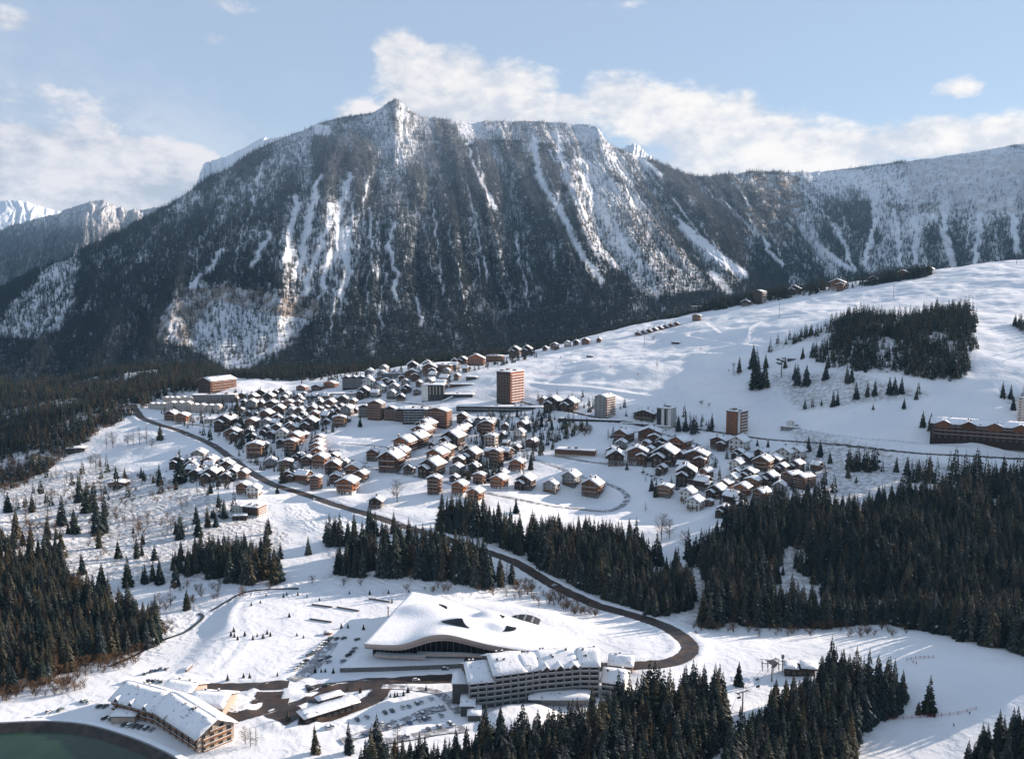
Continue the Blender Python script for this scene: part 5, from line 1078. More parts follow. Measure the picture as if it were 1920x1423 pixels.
B(block('garage', 30, 8, 1, M_DARK, fh=3, bays=6, bal_front=False, bal_side=False, seed=90, clutter=0, ov=.3, extra=2), 654, 872, 30, 8, 6, 'long garage half buried in the shaded snow field', 'garage', wpx=28)
# ---------------------------------------------------------------- leisure centre with the flowing roof
def curve_pts(pts, n): c = catmull(pts, 12); k = np.linspace(0, len(c)-1, n); return np.stack([np.interp(k, np.arange(len(c)), c[:, i]) for i in range(c.shape[1])], 1)
NS, NTT = 110, 48
Fr = curve_pts([atZ(px, py, 22)[:2] for px, py in [(682,1210),(735,1213),(785,1214),(860,1213),(943,1216),(1020,1222),(1108,1228)]], NS)
Bk = curve_pts([atZ(px, py, 22)[:2] for px, py in [(772,1112),(805,1118),(838,1127),(893,1147),(953,1157),(1030,1174),(1096,1188)]], NS)
ss = np.linspace(0, 1, NS)
archz = 6.6*np.exp(-((ss-.43)/.14)**2)
basez = 23-3.6*smooth(.55, 1, ss)
domes = [(atZ(793,1148,23), 16, 11, 3.6), (atZ(876,1178,23), 15, 9, 4.0), (atZ(917,1160,23), 9.5, 7, 4.0), (atZ(938,1180,23), 9, 6, 3.0)]
def roof_z(x, y, s, t):
    z = np.interp(s, ss, basez)+np.interp(s, ss, archz)*(1-t)**1.6
    for (c, a, b, h) in domes: z = z+h*np.exp(-(((x-c[0])/a)**2+((y-c[1])/b)**2)**1.3*1.2)
    return z
root = empty('leisure_centre', tuple(atZ(860, 1215, 10))); L0 = np.array(root.location)
def loc(p): return (p[0]-L0[0], p[1]-L0[1], p[2]-L0[2])
tt = np.linspace(0, 1, NTT)
Xr = Fr[:, 0][None]*(1-tt[:, None])+Bk[:, 0][None]*tt[:, None]; Yr = Fr[:, 1][None]*(1-tt[:, None])+Bk[:, 1][None]*tt[:, None]; Zr = roof_z(Xr, Yr, np.tile(ss, (NTT, 1)), np.tile(tt[:, None], (1, NS)))
def child_grid(name, X, Y, Z, m, parent, smoothf=True):
    o = grid_mesh(name, X-L0[0], Y-L0[1], Z-L0[2], m, None); o.parent = parent; return o
edge = np.minimum(np.minimum(tt[:, None]*30, (1-tt[:, None])*30), np.minimum(ss[None]*60, (1-ss[None])*60)).clip(0, 1)
rs = child_grid('roof', Xr, Yr, Zr-.02, M_BEIGE, root)
top = child_grid('roof_snow', Xr, Yr, Zr+.15+.75*edge, CLEAN_SNOW, rs)
# fascia band round the slab, leaning inward below
def outline(t0):
    a = [(i, 0) for i in range(NS)]+[(NS-1, j) for j in range(1, NTT)]+[(i, NTT-1) for i in range(NS-2, -1, -1)]+[(0, j) for j in range(NTT-2, -1, -1)]
    return a
ol = outline(0); cx, cy = Xr.mean(), Yr.mean(); b = MB(); prev = None
rows = []
for (i, j) in ol:
    x, y, z = Xr[j, i], Yr[j, i], Zr[j, i]; s_ = ss[i]; dp = 3.2+.9*math.exp(-((s_-.43)/.2)**2)
    q = np.array([cx-x, cy-y]); q /= np.linalg.norm(q); inw = 1.2
    rows.append([(x, y, z+.1), (x, y, z-.6), (x+q[0]*inw, y+q[1]*inw, z-dp)])
for a, c in zip(rows[:-1], rows[1:]):
    for k in range(2): b.poly([loc(a[k]), loc(a[k+1]), loc(c[k+1]), loc(c[k])], M_BEIGE)
b.build('fascia', root, True)
b = MB()   # soffit
ZS = np.interp(ss, ss, basez)[None]+archz[None]*(1-tt[:, None])**1.6
und = [(i, j) for i in range(0, NS-1, 1) for j in range(0, NTT-1, 3)]
for i in range(0, NS-3, 3):
    for j in range(0, NTT-4, 4):
        pts = [(Xr[j, i], Yr[j, i], ZS[j, i]-2.6), (Xr[j, i+3], Yr[j, i+3], ZS[j, i+3]-2.6), (Xr[j+4, i+3], Yr[j+4, i+3], ZS[j+4, i+3]-2.6), (Xr[j+4, i], Yr[j+4, i], ZS[j+4, i]-2.6)]
        b.poly([loc(p) for p in pts], M_GREY)
b.build('soffit', root)
def along_front(s, t):
    x = np.interp(s, ss, Fr[:, 0])*(1-t)+np.interp(s, ss, Bk[:, 0])*t; y = np.interp(s, ss, Fr[:, 1])*(1-t)+np.interp(s, ss, Bk[:, 1])*t; return x, y
def band(name, s0, s1, tfun_, z0, z1, m, n=60, thick=.0):
    b = MB(); prev = None
    for k in range(n+1):
        s = s0+(s1-s0)*k/n; x, y = along_front(s, tfun_(s)); a = z0(s) if callable(z0) else z0; c = z1(s) if callable(z1) else z1
        if prev: b.poly([loc((prev[0], prev[1], prev[2])), loc((x, y, a)), loc((x, y, c)), loc((prev[0], prev[1], prev[3]))], m)
        if prev and thick: x2, y2 = along_front(s, tfun_(s)+thick); b.poly([loc((prev[0], prev[1], prev[3])), loc((x, y, c)), loc((x2, y2, c)), loc((prev[4], prev[5], prev[3]))], SNOW)
        x2, y2 = along_front(s, tfun_(s)+thick); prev = (x, y, a, c, x2, y2)
    return b.build(name, root, True)
M_FACADE = mat('dark_facade_glass', (.010, .014, .018), .35, .3, .4, spec=.15)
tf = lambda s: .17+.06*math.cos((s-.43)*7)
band('glass_facade', .04, .93, tf, 8, lambda s: np.interp(s, ss, Zr[0])-3.1, M_FACADE)
for k in range(34):
    s = .06+.85*k/34; x, y = along_front(s, tf(s)-.006); MB().box(-.12, .12, -.12, .12, 8, np.interp(s, ss, Zr[0])-3.2, M_GREY).build('mullion', root, loc=(x-L0[0], y-L0[1], -L0[2]))
band('balcony_band', .05, .36, lambda s: .03+.03*s, lambda s: 14.2-6*s*.3, lambda s: 15.7-6*s*.3, M_BEIGE, 30, .05)
band('balcony_band', .30, .62, lambda s: .11-.05*math.sin((s-.30)/.32*PI), lambda s: 13.2+1.6*math.sin((s-.3)/.32*PI), lambda s: 14.7+1.6*math.sin((s-.3)/.32*PI), M_BEIGE, 40, .05)
band('plinth', .03, .95, lambda s: tf(s)-.02, 8, 11.2, M_GREY)
for s0, t0, t1 in ((.02, .1, .97), (.97, .1, .9)):
    b = MB(); n = 12
    for k in range(n):
        pa = along_front(s0, t0+(t1-t0)*k/n); pb = along_front(s0, t0+(t1-t0)*(k+1)/n); b.poly([loc((*pa, 6)), loc((*pb, 6)), loc((*pb, 19.2)), loc((*pa, 19.2))], M_GREY)
    b.build('end_wall', root)
b = MB()
for k in range(30):
    pa = along_front(.02+.95*k/30, .96); pb = along_front(.02+.95*(k+1)/30, .96); b.poly([loc((*pa, 6)), loc((*pb, 6)), loc((*pb, 18.8)), loc((*pa, 18.8))], M_GREY)
b.build('rear_wall', root)
# lens-shaped skylights cut into the humps
def lens(c, a0, a1, r0, r1, ax, ay):
    b = MB(); n, m = 14, 5; g = {}
    for i in range(n+1):
        for j in range(m+1):
            u = i/n; w = math.sin(PI*u); an = a0+(a1-a0)*u; r = r1-(r1-r0)*w*(1-j/m); x = c[0]+math.cos(an)*r*ax; y = c[1]+math.sin(an)*r*ay
            q = np.argmin((Xr-x)**2+(Yr-y)**2); jj, ii = np.unravel_index(q, Xr.shape); z = float(roof_z(x, y, ss[ii], tt[jj]))+1.15; b.V.append(loc((x, y, z))); g[i, j] = len(b.V)-1
    k = b.mi(M_FACADE)
    for i in range(n):
        for j in range(m): b.F.append((g[i, j], g[i+1, j], g[i+1, j+1], g[i, j+1])); b.I.append(k)
    b.build('skylight', rs, True)
lens(domes[1][0], PI*1.02, PI*1.55, .35, 1.15, 14, 9); lens(domes[3][0], -PI*.45, PI*.1, .5, 1.1, 9, 6); lens(domes[0][0], -.2, PI*.3, .75, 1.05, 15, 11); lens(domes[2][0], -.5, .1, .7, 1.05, 9.5, 7)
x, y, _ = atZ(728, 1158, 22); MB().rod((0, 0, -1), (0, 0, 6.5), .35, M_CHIM, 8).rod((0, 0, 6.5), (0, 0, 7), .5, M_DARK, 8).build('flue', rs, loc=loc((x, y, 22)))
b = MB(); x, y, _ = atZ(982, 1170, 19); n = 16
for k in range(n):
    u0, u1 = k/n, (k+1)/n; w0, w1 = 3.2*math.sin(PI*min(.98, max(.02, u0)))**.6, 3.2*math.sin(PI*min(.98, max(.02, u1)))**.6; xa, xb = -10+20*u0, -10+20*u1
    b.poly([(xa, -4, 0), (xb, -4, 0), (xb, -3, w1), (xa, -3, w0)], M_DARK); b.poly([(xa, -3, w0), (xb, -3, w1), (xb, 5, w1+.8), (xa, 5, w0+.8)], M_DARK if k % 4 else M_GREY)
b.build('plant_deck', root, loc=loc((x, y, 19.6))).rotation_euler.z = -.22
tag(root, 'huge low leisure centre with a flowing snow-covered roof and humps', 'leisure centre')
# raised forecourt with its stone wall
fp = [atZ(px, py, 13)[:2] for px, py in [(637,1251),(720,1249),(800,1246),(868,1243),(872,1232),(700,1216),(668,1224)]]
pr = empty('retaining_wall', (fp[0][0], fp[0][1], 10)); b = MB(); n = len(fp)
for k in range(n):
    a, c = fp[k], fp[(k+1) % n]; b.poly([(a[0]-fp[0][0], a[1]-fp[0][1], -2), (c[0]-fp[0][0], c[1]-fp[0][1], -2), (c[0]-fp[0][0], c[1]-fp[0][1], 2.6), (a[0]-fp[0][0], a[1]-fp[0][1], 2.6)], M_STONE)
b.build('stone_face', pr); b = MB(); b.poly([(p[0]-fp[0][0], p[1]-fp[0][1], 2.7) for p in fp], CLEAN_SNOW); b.build('snow_cap', pr)
tag(pr, 'stone retaining wall with a snowy forecourt in front of the leisure centre', 'wall')
# ---------------------------------------------------------------- curved hotel in front of it
M_HGREY = mat('hotel_grey', (.085,.08,.078), .8, .15, .5); M_HBAL = mat('hotel_balcony', (.25,.24,.235), .7, .08, .5)
hb = [atZ(px, py, 10) for px, py in [(880,1330),(927,1325),(985,1317),(1010,1313),(1087,1306),(1122,1306)]]
hotel = empty('curved_hotel', hb[2]); HL = np.array(hb[2])
def section(root, A, Bp, fl, depth, rise, O, wall_m, bays, fh=2.9, balm=None, gables=0, extra=5, sd=1, ov=1.2, chim=2, pill=True, side_win=0):
    A = np.array(A[:2]); Bp = np.array(Bp[:2]); d = Bp-A; W = float(np.hypot(*d)); ang = math.atan2(d[1], d[0]); mid = (A+Bp)/2; nrm = np.array([-d[1], d[0]])/W
    c = mid+nrm*depth/2; lc = (c[0]-O[0], c[1]-O[1], 0); h = fl*fh
    def put(o): o.location = lc; o.rotation_euler = (0, 0, ang); return o
    put(MB().box(-W/2, W/2, -depth/2, depth/2, -extra, h, wall_m).build('wall', root))
    b = MB()
    for s in (-1, 1): b.poly([(s*(W/2-.01), -depth/2, h), (s*(W/2-.01), depth/2, h), (s*(W/2-.01), 0, h+rise-.05)], wall_m)
    put(b.build('gable', root))
    rf = gable_roof(root, depth, W, h, rise, ov, 0, 0, seed=sd, chim=chim, along='x', th=.9); put(rf)
    def P(name, me, x, y, z, rz=0):
        ca, sa = math.cos(ang), math.sin(ang); return part(name, me, root, (lc[0]+x*ca-y*sa, lc[1]+x*sa+y*ca, z), ang+rz)
    balw = W/bays*.86; bb = MB(); bb.box(-balw/2, balw/2, -1.5, 0, -.16, 0, balm or M_HBAL).box(-balw/2, balw/2, -1.5, -1.4, .1, 1.0, balm or M_HBAL).box(-balw/2, balw/2, -1.55, -1.35, 1.0, 1.1, SNOW); bme = bb.mesh('balcony')
    for f in range(fl):
        for i in range(bays):
            x = (i+.5)/bays*W-W/2; P('window', WIN[(2.2, 2.1)] if f else WIN[(1.8, 1.5)], x, -depth/2-.01, f*fh+.35)
            if f: P('balcony', bme, x, -depth/2, f*fh)
        for i in range(side_win): P('window', WIN[(1.3, 1.4)], W/2+.01, (i+.5)/side_win*depth-depth/2, f*fh+.8, PI/2)
    if pill:
        pm = MB().box(-.35, .35, -1.55, 0, -extra, h, balm or M_HBAL).mesh('pillar')
        for i in range(bays+1): P('pillar', pm, i/bays*W-W/2, -depth/2, 0)
    for g in range(gables):
        x = (g+.5)/gables*W-W/2; w = 2.0; b = MB(); z0 = h-.4
        b.poly([(-w, -2.2, z0), (w, -2.2, z0), (0, -2.2, z0+1.9)], M_EAVE); b.hexa([(-w-.4,-2.5,z0-.1),(0,-2.5,z0+2.1),(0,3,z0+2.1),(-w-.4,3,z0-.1),(-w-.4,-2.5,z0+.5),(0,-2.5,z0+2.8),(0,3,z0+2.8),(-w-.4,3,z0+.5)], SNOW).hexa([(0,-2.5,z0+2.1),(w+.4,-2.5,z0-.1),(w+.4,3,z0-.1),(0,3,z0+2.1),(0,-2.5,z0+2.8),(w+.4,-2.5,z0+.5),(w+.4,3,z0+.5),(0,3,z0+2.8)], SNOW)
        P('dormer', b.mesh('dormer'), x, -depth/2, 0)
    return ang, W, lc
for k, (fl, dep, rise, bays, gb, ch) in enumerate([(5, 24, 5.2, 3, 0, 2), (6, 25, 5.2, 4, 0, 4), (6, 20, 4.5, 2, 0, 1), (6, 22, 5.0, 5, 3, 5), (6, 20, 5.0, 2, 0, 3)]):
    section(hotel, hb[k], hb[k+1], fl, dep, rise, HL, M_HGREY, bays, 2.95, gables=gb, sd=100+k, chim=ch)
wl = atZ(866, 1322, 10); MB().box(-5, 5, 0, 14, -4, 12, M_HGREY).build('stair_tower', hotel, loc=(wl[0]-HL[0], wl[1]-HL[1], 0)); flat_snow(hotel, -5.5, 5.5, -.5, 14.5, 12.02, .8, 5).location = (wl[0]-HL[0], wl[1]-HL[1], 0)
for (px, py, w, d, z) in [(878,1330,7,12,6),(890,1342,6,10,4)]:
    q = atZ(px, py, 10); MB().box(-w/2, w/2, -d/2, d/2, -4, z, M_HGREY).build('porch', hotel, loc=(q[0]-HL[0], q[1]-HL[1]-2, 0)); o = flat_snow(hotel, -w/2-.6, w/2+.6, -d/2-.6, d/2+.6, z+.02, .7, 8); o.location = (q[0]-HL[0], q[1]-HL[1]-2, 0)
q = atZ(1050, 1318, 10); cn = empty_loc = (q[0]-HL[0], q[1]-HL[1]-3, 0)
MB().box(-15, 15, 0, 8, -4, 4.4, M_GREY).build('terrace_wall', hotel, loc=cn)
o = flat_snow(hotel, -17, 17, -2.5, 9, 4.42, .8, 9, 'canopy_snow'); o.location = cn
for k in range(9): MB().box(-.2, .2, -.2, .2, -4, 4.4, M_HBAL).build('column', hotel, loc=(cn[0]-14+3.5*k, cn[1]-.4, 0))
rw = [atZ(1128, 1304, 10), atZ(1168, 1310, 10)]; section(hotel, rw[0], rw[1], 3, 15, 4, HL, M_WHITE, 5, 2.9, gables=0, sd=120, chim=2, pill=False)
rw = [atZ(1142, 1262, 10), atZ(1185, 1266, 10)]; section(hotel, rw[0], rw[1], 2, 12, 3, HL, M_WOOD, 4, 2.9, sd=121, chim=1, pill=False)
tag(hotel, 'long curved grey hotel with six storeys of balconies and stepped snowy roofs', 'hotel')
# ---------------------------------------------------------------- hotel by the lake
M_LH = mat('lake_hotel_render', (.38,.31,.25), .85, .12, .4)
lk = [atZ(px, py, 10) for px, py in [(213,1336),(292,1359),(372,1413)]]; lh = empty('lakeside_hotel', lk[1]); LL = np.array(lk[1])
section(lh, lk[0], lk[1], 3, 19, 5.0, LL, M_LH, 6, 2.7, balm=M_RAILW, gables=3, sd=130, pill=False, ov=1.8)
ang, Wd, lc = section(lh, lk[1], lk[2], 3, 19, 5.0, LL, M_LH, 7, 2.9, balm=M_RAILW, sd=131, pill=False, ov=1.8, side_win=0)
ca, sa = math.cos(ang), math.sin(ang)
for f in range(4):
    x, y = Wd/2, 0; o = balcony(lh, 15 if f < 3 else 8, f*2.9+.1 if f else .2, 's', lc[0]+x*ca, lc[1]+x*sa, 1.8, M_HONEYB if 'M_HONEYB' in globals() else M_HONEY); o.rotation_euler.z = ang+PI/2
    for i in range(4 if f < 3 else 2):
        yy = (i+.5)/4*18-9 if f < 3 else -3+6*i; part('window', WIN[(2.2, 2.1)], lh, (lc[0]+(x+.01)*ca-yy*sa, lc[1]+(x+.01)*sa+yy*ca, f*2.9+.4), ang+PI/2)
q = atZ(237, 1350, 10); MB().box(-6, 6, -4, 4, -3, 4, M_LH).box(-6.6, 6.6, -4.6, 4.6, 4, 4.3, M_EAVE).build('porch', lh, loc=(q[0]-LL[0], q[1]-LL[1], 0)); flat_snow(lh, -6.6, 6.6, -4.6, 4.6, 4.32, .7, 4).location = (q[0]-LL[0], q[1]-LL[1], 0)
for (a_, b_, fl) in [((352,1342),(418,1346),2), ((300,1318),(352,1326),2)]:
    section(lh, atZ(*a_, 10), atZ(*b_, 10), fl, 17, 3.2, LL, M_LH, 3, 2.9, balm=M_RAILW, sd=133, pill=False)
tag(lh, 'long bent hotel with a great snowy roof beside the green lake', 'hotel')
# bus station shelters
o = block('bus_station', 30, 8, 1, M_DARK, fh=3.6, bays=8, side_bays=2, bal_front=False, bal_side=False, ov=1.2, clutter=0, seed=140, extra=3); B(o, 617, 1342, 30, 8, 24, 'low glazed bus station under a flat snowy roof beside the roundabout', 'bus station', wpx=100)
o = block('bus_shelter', 15, 5, 1, M_DARK, fh=3.2, bays=4, side_bays=1, bal_front=False, bal_side=False, ov=.9, clutter=0, seed=141, extra=3); B(o, 618, 1316, 15, 5, 22, 'smaller snow-topped shelter behind the bus station', 'shelter', wpx=46)
o = block('kiosk', 6, 4, 1, M_ORW, fh=2.6, bays=1, side_bays=1, bal_front=False, bal_side=False, ov=.5, clutter=0, seed=142, extra=2); B(o, 615, 1190, 6, 4, -20, 'small red kiosk at the top of the car park row', 'kiosk', wpx=14)
# roundabout islands
def island(name, pts, z, label, cat='traffic island'):
    w = [atZ(px, py, 10)[:2] for px, py in pts]; c = catmull(w+[w[0]], 6)[:-1]; m = c.mean(0); r = empty(name, (m[0], m[1], 10.1)); b = MB(); n = len(c)
    for k in range(n):
        p, q = c[k]-m, c[(k+1) % n]-m; b.poly([(p[0], p[1], -.2), (q[0], q[1], -.2), (q[0], q[1], .55), (p[0], p[1], .55)], M_GREY)
    b.build('kerb', r); b = MB(); cen = len(b.V); b.V.append((0, 0, z)); ring = []
    for f, zz in ((.55, z*.85), (1.0, .57)):
        rr = []
        for k in range(n): p = (c[k]-m)*f; b.V.append((p[0], p[1], zz+.15*mnoise.noise(Vector((p[0]*.3, p[1]*.3, z))))); rr.append(len(b.V)-1)
        ring.append(rr)
    si = b.mi(SNOW)
    for k in range(n): b.F.append((cen, ring[0][k], ring[0][(k+1) % n])); b.F.append((ring[0][k], ring[1][k], ring[1][(k+1) % n], ring[0][(k+1) % n])); b.I += [si, si]
    b.build('snow_heap', r, True); tag(r, label, cat)
island('traffic_island', [(524,1300),(532,1291),(550,1288),(566,1293),(569,1302),(558,1311),(538,1313),(526,1308)], 1.6, 'round snow-covered centre of the roundabout')
island('traffic_island', [(405,1313),(420,1303),(460,1303),(488,1312),(490,1326),(470,1336),(435,1337),(412,1328)], 1.4, 'large oval snowy island between the lakeside hotel and the roundabout')
island('traffic_island', [(495,1342),(505,1333),(522,1329),(526,1333),(515,1343),(500,1347)], .9, 'small pointed snowy island below the roundabout')
island('traffic_island', [(486,1299),(500,1295),(508,1296),(502,1303),(490,1304)], .8, 'tiny wedge of snow left of the roundabout')
# ---------------------------------------------------------------- lake
ci = np.array(rim[:-1]); cm = ci.mean(0)
def ring_off(c, d):
    t = np.roll(c, -1, 0)-np.roll(c, 1, 0); t /= np.linalg.norm(t, axis=1)[:, None]; n = np.c_[-t[:, 1], t[:, 0]]
    if ((cm-c[0])*n[0]).sum() < 0: n = -n
    return c+n*d
liner = mat('lake_liner', (.050,.040,.034), .7, .4, .2)
rings = [(ring_off(ci, -3.5), 11.6), (ring_off(ci, -.6), 11.6), (ring_off(ci, 0), 11.2), (ring_off(ci, 5), 7.9), (ring_off(ci, 9), 3.0)]
b = MB()
for (c0, z0), (c1, z1), m in ((rings[1], rings[2], M_GREY), (rings[2], rings[3], liner), (rings[3], rings[4], liner)):
    n = len(ci)
    for k in range(n): b.poly([(*c0[k], z0), (*c0[(k+1) % n], z0), (*c1[(k+1) % n], z1), (*c1[k], z1)], m)
o = b.build('lake_embankment'); o['kind'] = 'structure'
b = MB(); n = len(ci); c0, c1 = rings[0][0], rings[1][0]; cc = ring_off(ci, -6)
for k in range(n): b.poly([(*c0[k], 11.6), (*c0[(k+1) % n], 11.6), (*c1[(k+1) % n], 11.62), (*c1[k], 11.62)], CLEAN_SNOW); b.poly([(*cc[k], 9.2), (*cc[(k+1) % n], 9.2), (*c0[(k+1) % n], 11.6), (*c0[k], 11.6)], CLEAN_SNOW)
o = b.build('lake_path'); o['kind'] = 'structure'
wm = bpy.data.materials.new('green_water'); wm.use_nodes = True; T = NT(wm.node_tree); pb = T.n['Principled BSDF']; tc = T.new('ShaderNodeTexCoord').outputs['Object']
T.l.new(T.mix(T.ramp(T.noise(tc, .03, 4, .6), .3, .7), c4((.007,.024,.012)), c4((.018,.046,.018))), pb.inputs['Base Color']); pb.inputs['Roughness'].default_value = .18; pb.inputs['Specular IOR Level'].default_value = .22
bn = T.new('ShaderNodeBump'); bn.inputs['Strength'].default_value = .35; bn.inputs['Distance'].default_value = .3; T.l.new(T.noise(tc, .5, 4, .6), bn.inputs['Height']); T.l.new(bn.outputs[0], pb.inputs['Normal'])
b = MB(); cw = ring_off(ci, 4.2); b.poly([(*p, 8.3) for p in cw], wm); o = b.build('lake_water'); o['kind'] = 'structure'
# stream in its ditch
for pts, w in [([(205,1250),(255,1228),(300,1203),(345,1186),(370,1168),(380,1156),(372,1150)], 3.5), ([(395,1146),(425,1128),(450,1114),(490,1106),(560,1104)], 3.0)]:
    c = catmull([G(*p)[:2] for p in pts], 8); ribbon('stream', c, w*.8, mat('stream_water', (.03,.035,.035), .25, .3, .5), .28, 2)
# ---------------------------------------------------------------- cars
def car_mesh(col, n):
    pm = mat('car_paint_%d' % n, col, .3, .03, 1, spec=.5); b = MB(); prof = [(-2.15,.35),(-2.2,.75),(-1.95,.95),(-1.25,1.0),(1.05,.98),(1.9,.82),(2.15,.6),(2.15,.35)]
    for s in (-1, 1): b.poly([(x, s*.86, z) for x, z in (prof if s < 0 else prof[::-1])], pm)
    for (p, q) in zip(prof, prof[1:]+prof[:1]): b.poly([(p[0], -.86, p[1]), (q[0], -.86, q[1]), (q[0], .86, q[1]), (p[0], .86, p[1])][::-1], pm)
    body = b.mesh('body'); c = MB(); lo = [(-1.75,.98),(1.0,.98)]; hi = [(-1.35,1.48),(.35,1.48)]
    c.hexa([(-1.85,-.80,.97),(1.05,-.80,.97),(1.05,.80,.97),(-1.85,.80,.97),(-1.4,-.66,1.46),(.4,-.66,1.46),(.4,.66,1.46),(-1.4,.66,1.46)], M_GLASS); cab = c.mesh('window_band'); r = MB(); r.hexa([(-1.45,-.68,1.462),(.45,-.68,1.462),(.45,.68,1.462),(-1.45,.68,1.462),(-1.35,-.62,1.53),(.35,-.62,1.53),(.35,.62,1.53),(-1.35,.62,1.53)], pm)
    return body, cab, r.mesh('car_roof')
whm = MB().rod((0, -.1, 0), (0, .1, 0), .32, M_BLACK, 12).rod((0, -.105, 0), (0, .105, 0), .18, M_METAL, 8).mesh('wheel')
def snow_cap_mesh(full):
    b = MB(); b.hexa([(-1.5,-.72,1.534),(.5,-.72,1.534),(.5,.72,1.534),(-1.5,.72,1.534),(-1.3,-.55,1.76),(.3,-.55,1.76),(.3,.55,1.76),(-1.3,.55,1.76)], SNOW)
    if full: b.hexa([(.9,-.78,.99),(1.95,-.78,.86),(1.95,.78,.86),(.9,.78,.99),(.95,-.6,1.16),(1.8,-.6,1.02),(1.8,.6,1.02),(.95,.6,1.16)], SNOW)
    return b.mesh('snow_cover')
caps = [snow_cap_mesh(False), snow_cap_mesh(True)]
CARK = [((.02,.022,.026),'black'),((.45,.46,.48),'silver'),((.70,.70,.70),'white'),((.05,.09,.20),'blue'),((.40,.03,.03),'red'),((.12,.12,.13),'dark grey'),((.10,.13,.12),'green-grey')]
CM = [car_mesh(c, i) for i, (c, _) in enumerate(CARK)]
def z1(L): return [(x/3, 1060+y/3) for x, y in L]
def z2(L): return [(560+x/3, 1060+y/3) for x, y in L]
LOTS = [('in the row below the red kiosk', 40, z1([(1668,588),(1688,572),(1706,556),(1722,540),(1740,508),(1757,500),(1770,488),(1784,476),(1800,466),(1812,452),(1826,440),(1838,430)])),
 ('in the shaded lot by the leisure centre', 60, z2([(180,412),(215,415),(255,412),(330,418),(315,470),(300,490),(280,508),(250,540),(168,520),(168,545),(125,535)])),
 ('in the car park below the hotel lane', 115, z2([(745,752),(690,770),(665,778),(620,795),(585,800),(525,820),(485,830),(330,870),(385,855),(775,805),(800,798),(755,825),(695,835),(665,840),(730,860),(705,866),(680,872),(800,845),(625,890),(535,880),(570,905),(510,915),(468,893),(425,900),(440,938),(412,945),(790,910),(730,925),(375,958),(163,915),(190,908),(510,1025),(610,965),(850,890),(870,905)])),
 ('beside the lakeside hotel', 70, z1([(590,860),(622,865),(652,868),(700,898),(730,902),(760,907),(790,912),(822,918),(852,926),(470,765),(502,770),(560,795),(592,795),(150,870),(215,870),(275,825),(340,815)])),
 ('on the track above the lakeside hotel', 100, z1([(815,612),(850,600),(880,592),(905,582),(935,584),(830,655),(860,650),(885,652),(905,655),(700,662),(735,662)])),
 ('in the village car park', 20, [(955,845),(962,847),(970,845),(980,847),(988,845),(962,840),(978,840),(990,841)]),
 ('along the lane below the dark lodge', 30, [(1206,886),(1214,890),(1222,893),(1231,897),(1240,900)]),
 ('on the main valley road', 35, [(350,816),(405,838),(538,920),(690,968),(748,985),(590,938),(446,873),(1040,1099)]),
 ('beside the hill road', 10, [(1275,806),(1310,812),(1440,826),(1640,846)]),
 ('on the roundabout approach', 5, [(582,1292),(610,1287),(780,1277),(835,1256)])]
first = {}
for lot, rot, L in LOTS:
    L = sorted(L); byc = {}
    cols = [(i*7+len(lot)+k*k) % 7 for k, i in enumerate(range(len(L)))]; cols = [(0 if k % 2 else 5) if c == 4 else (1 if c == 3 and k % 3 else c) for k, c in enumerate(cols)]
    if 'hotel lane' in lot: cols = [(c if L[k] != (560+440/3, 1060+938/3) else 4) if c != 4 else 1 for k, c in enumerate(cols)]; cols[[round(p[0]) for p in L].index(round(560+440/3))] = 4
    for k, c in enumerate(cols): byc.setdefault(c, []).append(k)
    for k, (px, py) in enumerate(L):
        ci_ = cols[k]; body, cab, rf_ = CM[ci_]; x, y, z = G(px, py); on_road = 'road' in lot
        o = empty('parked_car', (x, y, z+(.34 if on_road or 'approach' in lot else .05)), math.radians(rot)+random.uniform(-.12, .12), 1.0)
        part('body', body, o); part('window_band', cab, o); part('car_roof', rf_, o)
        for wx in (-1.35, 1.35):
            for wy in (-.82, .82): part('wheel', whm, o, (wx, wy, .32))
        snowy = random.random() < (.8 if 'snow' in lot or 'track' in lot else .35)
        if snowy: part('snow_cover', caps[1 if random.random() < .6 else 0], o)
        LL_ = byc[ci_]; i = LL_.index(k); nm = CARK[ci_][1]
        tag(o, ('snow-capped ' if snowy else '')+nm+' car '+('' if len(LL_) == 1 else ('leftmost such one ' if i == 0 else ORD[i]+' such from left '))+lot, 'car', 'cars '+lot)
# ---------------------------------------------------------------- saplings on the levelled fields
SAP = z1([(1497,172),(1595,178),(1613,165),(1675,167),(1727,177),(1797,198),(1465,212),(1413,226),(1627,290),(1315,372),(1300,396),(1318,403),(1337,418),(1377,396),(1423,417),(1447,400),(1480,410),(1503,386),(1521,398),(1670,396),(1707,408),(1280,645),(1370,630),(1405,634),(1560,622)])+z2([(285,160),(400,163),(505,157),(240,352),(277,350),(365,360),(93,602),(127,600),(150,598),(195,604),(275,705),(347,712),(515,740),(540,738),(555,735),(590,730),(615,712),(717,705),(620,150)])
for k, (px, py) in enumerate(SAP):
    x, y, z = G(px, py); up = py < 1150; lab = 'small sapling on the upper white field' if py < 1165 else 'small sapling in the middle of the white field' if px < 575 and py < 1220 else 'small sapling beside the lower field road' if px < 575 else 'small conifer by the car parks'
    put_tree(x, y, z, rnd.uniform(2.6, 4.2), TREE_P[k % 7], lab, 'saplings: '+lab[14:], 'sapling', wid=1.3)
